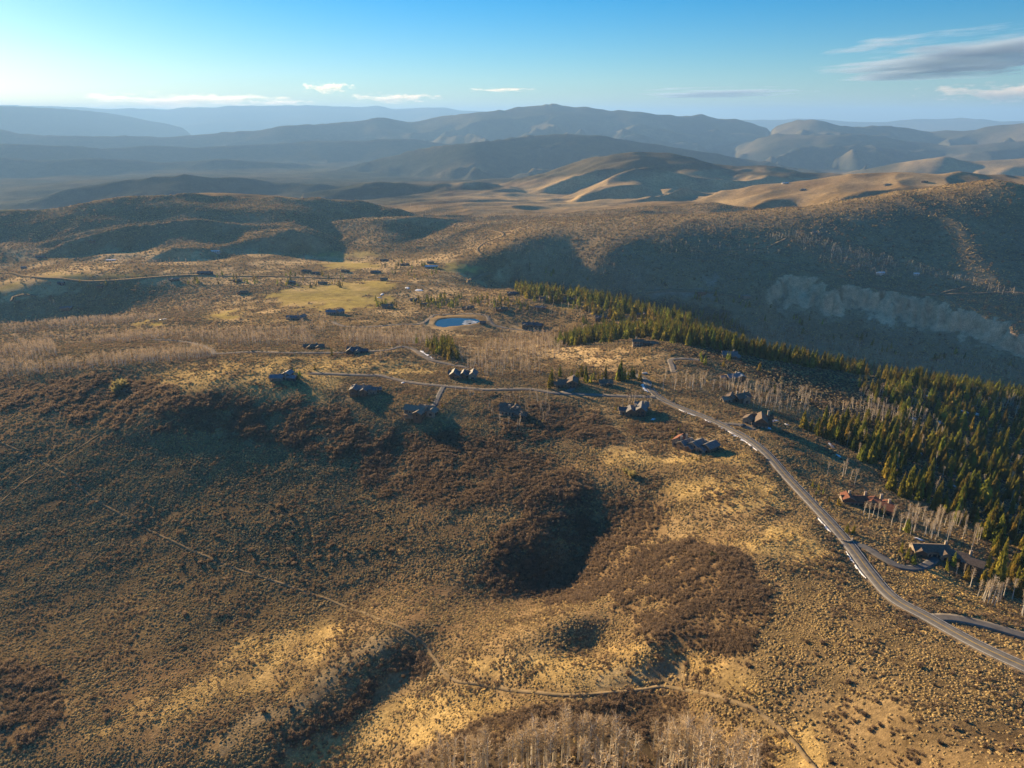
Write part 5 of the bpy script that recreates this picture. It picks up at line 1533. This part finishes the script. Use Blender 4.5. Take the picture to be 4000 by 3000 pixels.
def build_trees():
    con = tree_points(P_CONIFER, 5)
    asp = tree_points(P_ASPEN, 6)
    lone = []
    for u, v, h in ((2152,1266,27),(2205,1230,19),(717,769,10),(900,742,13),(1735,925,15),(1765,935,14),(1385,850,8),(1382,822,12),(1186,840,12),(1655,860,9),(1672,848,9),(1190,748,10),(1640,800,9),(1830,1150,6),(1843,1152,6),(1495,992,3.6),(1505,995,3.2),(1514,993,3.8),(1524,990,3.2),(1755,1052,5.5),(1768,1058,5),(1778,1070,5.5),(1790,1085,5),(1762,1070,4.5),(1812,1092,5),(1946,1195,8.5),(1958,1210,8),(1972,1218,7),(2045,1232,8),(2058,1222,8.5),(2088,1252,8),(2120,1262,9),(1960,1150,9),(1908,1112,6),(1925,1105,8),(1452,950,5),(1458,940,5),(1465,932,4.5),(1470,925,4),(1420,885,4),(1330,885,3.5),(1062,900,4),(1160,920,5),(1172,915,5),(928,868,5),(940,862,4.5),(955,880,4),(1408,838,6)):
        p = pick([u], [v])[0]; lone.append((*p, h))
    rng = np.random.default_rng(21)
    near_c = [conifer_parts(100 + i, 26, 9, s) for i, s in enumerate((.13, .16, .19, .22, .26, .15))]
    cm = [(t.mesh('trunk', [M_TRUNK]), c.mesh('crown', [M_NEEDLE])) for t, c in near_c]
    near_a = [aspen_parts(200 + i) for i in range(5)]
    am = [(t.mesh('trunk', [M_BARK]), c.mesh('crown', [M_TWIG])) for t, c in near_a]
    far_c = [merged('conifer', *conifer_parts(150 + i, 13, 6, s), M_TRUNK, M_NEEDLE) for i, s in enumerate((.16, .20, .25, .18))]
    far_a = [merged('aspen', *aspen_parts(250 + i, True), M_BARK, M_TWIG) for i in range(3)]

    def single(name, pts, h, meshes, cat, group, kind):
        hmax = float(h.max())
        made = []
        for k in range(len(pts)):
            x, y, z = (float(a) for a in pts[k][:3])
            r = put(name, None, loc=(x, y, z - .1))
            s = float(h[k]); wd = float(rng.uniform(.72, 1.25)) * s
            r.scale = (wd, wd, s); r.rotation_euler = (float(rng.normal(0, .025)), float(rng.normal(0, .025)), float(rng.uniform(0, 6.28)))
            u, v = project(np.array([x]), np.array([y]), np.array([z]))
            made.append((place_label(u[0], v[0], kind, s / hmax), float(u[0]), r)); tag(r, None, cat, group)
            t, c = meshes[int(rng.integers(len(meshes)))]
            put('trunk', t, r); put('crown', c, r)
        single_out(made)
    def split(pts, hs, n_single, names, meshes, far, cat, grp, kind, mass_label):
        d = np.hypot(pts[:, 0], pts[:, 1]); u, v = project(pts[:, 0], pts[:, 1], pts[:, 2])
        key = np.where((u > -10) & (u < 2225) & (v < 1690), hs / d, 0)
        o = np.argsort(-key)
        a, b = o[:n_single], o[n_single:]
        single(names[0], pts[a], hs[a], meshes, cat, grp, kind)
        scl = hs[b]
        scatter(names[1], pts[b][:, :3] - (0, 0, .1), scl * rng.uniform(.75, 1.35, len(b)), rng.integers(0, len(far), len(b)), far, mass_label, cat + 's', sclz=scl)
    hc = rng.uniform(.38, 1.0, len(con)) ** .8 * np.where(con[:, 3] == 21, 7, np.where(con[:, 3] <= 1, 19, 16))
    hc = np.where(np.isin(con[:, 3], (2, 3, 4)), hc * 1.3, hc)
    lp = np.array(lone)
    # the lone conifers come first
    con_all = np.concatenate([con, np.concatenate([lp[:, :3], np.full((len(lp), 1), 99)], 1)]); hh = np.concatenate([hc, lp[:, 3]])
    split(con_all, hh, 300, ('conifer_tree', 'conifer_wood'), cm, far_c, 'conifer', 'conifers on and behind the ridge', 'c', 'dark green conifer wood covering the far slopes and spurs')
    ha = rng.uniform(.7, 1.0, len(asp)) * np.where(asp[:, 3] == 0, 23, np.where(np.isin(asp[:, 3], (1, 12, 13, 14, 15, 16, 17)), 12, 12))
    ha = np.where(np.isin(asp[:, 3], (17, 18, 19, 20, 21)), ha * .75, ha)
    split(asp, ha, 300, ('aspen_tree', 'aspen_wood'), am, far_a, 'aspen', 'bare aspens', 'a', 'bare tan aspen belts across the plateau and valley')
    print('TREES', len(con_all), len(asp))
build_trees()

# ----------------------------------------------------------------------------------------------------------------
# shrubs
# ----------------------------------------------------------------------------------------------------------------
def build_shrubs():
    sage = [dome_bush('sage', M_SAGE, 300 + i, .85) for i in range(4)]
    gold = [dome_bush('rabbitbrush', M_RABBIT, 320 + i, .75, 14) for i in range(3)]
    oak = [twig_bush('oak_scrub', M_OAK, 22, 340 + i) for i in range(4)]
    protos = sage + gold + oak
    r = np.random.default_rng(31)
    P, S, K = [], [], []
    for r0, r1, dens, s0 in ((120, 330, 1.35, .66), (330, 620, .92, .76), (620, 1000, .30, 1.15), (1000, 1700, .10, 1.6), (1700, 2700, .035, 2.1)):
        n = int(math.radians(95) / 2 * (r1 * r1 - r0 * r0) * dens)
        x, y = world_points(n, r0, r1)
        i, j = nearest_grid(x, y)
        ok = VIS[i, j] & (ROADNEAR[i, j] > .8) & (TRAIL_NEAR[i, j] > .25)
        u, v = project(x, y, ground(x, y))
        ok &= (u > -260) & (u < 2540) & (v < 1720)
        wf = W_FAIR[i, j] + W_CLIFF[i, j] * .8 + W_FIELD[i, j] + W_DIRT[i, j]
        bare = (W_MEAD[i, j] * .55) * (r0 > 600) + np.maximum(np.maximum(W_PALE[i, j] * .72, W_GOLD[i, j] * (.5 if r0 > 400 else .15)), W_SPARSE[i, j] * .72) * (r0 < 1000)
        patch = noise(x / 21, y / 21, 600) * .6 + noise(x / 6.5, y / 6.5, 601) * .45
        ok &= r.uniform(0, 1, n) > np.clip(wf * 1.3, 0, 1)
        ok &= r.uniform(0, 1, n) > bare
        ok &= (patch * 2.0 + r.uniform(-.6, .9, n)) > -.5
        ok &= r.uniform(0, 1, n) > W_WOOD[i, j] * (.85 if r0 < 300 else .5)
        for hx, hy, hr in KEEP_OUT:
            ok &= (x - hx) ** 2 + (y - hy) ** 2 > (hr * .85) ** 2
        ok &= (x - POND.mean(0)[0]) ** 2 + (y - POND.mean(0)[1]) ** 2 > 48 ** 2
        x, y, i, j, patch = x[ok], y[ok], i[ok], j[ok], patch[ok]
        n = len(x)
        mo = np.clip(W_OAK[i, j] * .85 + .06 + .35 * np.clip(noise(x / 33, y / 33, 610), 0, 1), 0, .95)
        mg = np.clip(W_GOLD[i, j] * 1.1 + W_MEAD[i, j] * .35 + .07 + .28 * np.clip(noise(x / 38, y / 38, 611), 0, 1), 0, 1)
        w = r.uniform(0, 1, n); isoak = w < mo
        isgold = (~isoak) & (r.uniform(0, 1, n) < mg)
        kind = np.where(isoak, 7 + r.integers(0, 4, n), np.where(isgold, 4 + r.integers(0, 3, n), r.integers(0, 4, n)))
        sc = s0 * (1 + .45 * noise(x / 15, y / 15, 620)) * np.where(isoak, r.uniform(.85, 1.7, n) * (1 + .45 * W_OAK[i, j]), np.where(isgold, r.uniform(.4, .85, n), r.uniform(.5, 1.0, n)))
        P.append(np.stack([x, y, ground(x, y) - .08], 1)); S.append(sc); K.append(kind)
    P, S, K = np.concatenate(P), np.concatenate(S), np.concatenate(K)
    print('SHRUBS', len(P))
    scatter('sagebrush_cover', P, S, K, protos, 'sagebrush, rabbitbrush and bare oak scrub covering the hillsides', 'scrub', sclz=S * np.where(K >= 7, r.uniform(.6, .9, len(S)), r.uniform(.65, 1.0, len(S))))

    # large lone clumps that stand out one by one
    big = [twig_bush('scrub_oak', M_OAK, 60, 360 + i, 1.15) for i in range(4)]
    wil = [twig_bush('willow', M_WILLOW, 60, 370 + i, 1.2) for i in range(2)]
    spots = []
    rr = random.Random(5)
    def cluster(n, u0, u1, v0, v1, s0, s1, lab):
        for _ in range(n): 
            a, b, c = rr.random(), rr.random(), rr.random()
            where = ('upper ', 'middle ', 'lower ')[min(int(b * 3), 2)] + ('left', 'centre', 'right')[min(int(a * 3), 2)]
            spots.append((u0 + a * (u1 - u0), v0 + b * (v1 - v0), s0 + c * (s1 - s0), ('small ', 'mid-sized ', 'large ')[min(int(c * 3), 2)] + lab + ', ' + where, 0))
    cluster(46, 380, 640, 1090, 1225, 1.1, 2.3, 'dark oak clump above the long trail')
    cluster(26, 620, 880, 1080, 1240, 1.1, 2.2, 'dark oak clump between trail and dark draw')
    cluster(24, 20, 240, 1420, 1560, 1.1, 2.1, 'dark oak clump at lower left')
    cluster(24, 740, 900, 1400, 1480, .9, 1.8, 'brown oak clump in the shaded gully')
    cluster(18, 560, 740, 1520, 1640, .9, 1.8, 'brown oak clump beside the golden slope')
    cluster(22, 1780, 2200, 1540, 1655, .8, 1.5, 'round brown shrub on sparse grass')
    cluster(14, 1740, 2120, 1380, 1520, .8, 1.6, 'reddish brown shrub below the road')
    cluster(16, 1330, 1640, 1380, 1480, .9, 1.7, 'oak clump below the brushy slope')
    cluster(12, 900, 1100, 1120, 1260, 1.0, 2.0, 'dark oak clump left of the dark draw')
    spots.append((260, 838, 7.5, 'pale tan round tree cluster standing on the plateau rim', 1)); spots.append((252, 846, 5.0, 'small pale tree beside the tan cluster on the plateau rim', 1))
    spots.append((1365, 1030, 3.6, 'olive willow clump on the knoll below the rust roofed lodge', 1)); spots.append((1352, 1022, 3.0, 'olive willow clump left of its twin on the knoll', 1))
    spots.append((1547, 1204, 2.2, 'dark green juniper bush on the sage slope', 2)); spots.append((400, 1628 - 300, 2.0, 'single dark bush on the broad left slope', 0))
    gr = [bush_mesh('juniper', material('juniper_green', **leafy((.04, .05, .018), (.08, .09, .03), .2)), 60, 390)]
    made = []
    for u, v, s, lab, kd in spots:
        p = pick([u], [v])[0]
        i, j = nearest_grid(p[:1], p[1:2])
        if kd == 0 and (ROADNEAR[i[0], j[0]] < 2 or TRAIL_NEAR[i[0], j[0]] < 1.2): continue
        me = (big[rr.randrange(4)], wil[rr.randrange(2)], gr[0])[kd]
        o = put({0: 'oak_bush', 1: 'willow_bush', 2: 'juniper_bush'}[kd], me, loc=(float(p[0]), float(p[1]), float(p[2]) - .1))
        o.scale = (s * rr.uniform(.9, 1.2), s * rr.uniform(.9, 1.2), s * rr.uniform(.8, 1.0)); o.rotation_euler.z = rr.uniform(0, 6.28)
        made.append((lab, u, o)); tag(o, None, 'bush', {0: 'lone oak clumps', 1: 'pale willow clumps', 2: 'junipers'}[kd])
    single_out(made)
build_shrubs()
# ----------------------------------------------------------------------------------------------------------------
# clouds: real bodies of vapour far beyond the hills
# ----------------------------------------------------------------------------------------------------------------
def cloud_material(name, dens, stretch, thr, colour, scale):
    m = bpy.data.materials.new(name); m.use_nodes = True
    nt = m.node_tree; nt.nodes.remove(nt.nodes['Principled BSDF'])
    tc = N(nt, 'ShaderNodeTexCoord')
    mp = N(nt, 'ShaderNodeMapping'); mp.inputs['Scale'].default_value = stretch
    nt.links.new(tc.outputs['Object'], mp.inputs['Vector'])
    nz = N(nt, 'ShaderNodeTexNoise', Scale=scale, Detail=5.0, Roughness=.6)
    nt.links.new(mp.outputs[0], nz.inputs['Vector'])
    ln = N(nt, 'ShaderNodeVectorMath', operation='LENGTH'); nt.links.new(tc.outputs['Object'], ln.inputs[0])
    a = N(nt, 'ShaderNodeMath', operation='MULTIPLY_ADD'); nt.links.new(ln.outputs['Value'], a.inputs[0]); a.inputs[1].default_value = -1.1; a.inputs[2].default_value = 1.0 - thr * 4.2
    b = N(nt, 'ShaderNodeMath', operation='MULTIPLY_ADD'); nt.links.new(nz.outputs['Fac'], b.inputs[0]); b.inputs[1].default_value = 4.2; nt.links.new(a.outputs[0], b.inputs[2])
    c = N(nt, 'ShaderNodeMapRange'); c.inputs['From Min'].default_value = .0; c.inputs['From Max'].default_value = .6; c.inputs['To Max'].default_value = dens
    nt.links.new(b.outputs[0], c.inputs['Value'])
    pv = nt.nodes.new('ShaderNodeVolumePrincipled'); pv.inputs['Color'].default_value = (*colour, 1); pv.inputs['Anisotropy'].default_value = .35
    nt.links.new(c.outputs['Result'], pv.inputs['Density'])
    nt.links.new(pv.outputs[0], nt.nodes['Material Output'].inputs['Volume'])
    m.cycles.volume_step_rate = .6
    return m

def cloud(u, v, wu, hv, d, depth, mat, label, tilt=0.0):
    x, y, z = ray(u, v)
    k = d / math.hypot(x, y)
    g = bpy.data.meshes.new('cloud')
    import bmesh
    bm = bmesh.new(); bmesh.ops.create_icosphere(bm, subdivisions=3, radius=1.0)
    for vv in bm.verts:
        n = noise(np.array([vv.co.x * 1.7 + u]), np.array([vv.co.y * 1.7 + vv.co.z * 2.1]), 7)[0]
        vv.co *= 1 + .12 * float(n)
    bm.to_mesh(g); bm.free(); g.materials.append(mat)
    o = put('cloud', g, loc=(float(x * k), float(y * k), float(ZC + z * k)))
    o.scale = (d * wu / FV / 2, depth, d * hv / FV / 2)
    o.rotation_euler = (0, math.radians(tilt), -math.atan2(float(x), float(y)))
    tag(o, label, 'cloud', 'clouds above the horizon')

M_CL1 = cloud_material('streaked_cloud', .0024, (.9, .9, 2.2), .585, (.45, .62, .85), 1.4)
M_CL2 = cloud_material('small_cumulus', .0012, (2.6, 1.0, .9), .60, (.95, .92, .88), 1.6)
cloud(2110, 114, 560, 95, 24000, 2600, M_CL1, 'long grey blue lens shaped cloud at upper right', -3)
cloud(2190, 198, 330, 36, 36000, 2600, M_CL2, 'cumulus bank low at the right edge')
cloud(706, 189, 130, 26, 40000, 1200, M_CL2, 'small grey flat bottomed cloud above the left horizon')
cloud(850, 212, 230, 24, 46000, 1600, M_CL2, 'thin cream cumulus line left of the main summit')
cloud(400, 217, 460, 34, 46000, 2000, M_CL2, 'cream cumulus bank behind the left plateau')
cloud(600, 222, 160, 15, 46000, 1500, M_CL2, 'low cream cumulus right of the plateau bank')
cloud(1080, 194, 170, 9, 44000, 1500, M_CL2, 'faint cream cloud streak above the main summit')
cloud(1560, 200, 360, 26, 44000, 1800, M_CL1, 'faint grey cloud streak right of the main summit')
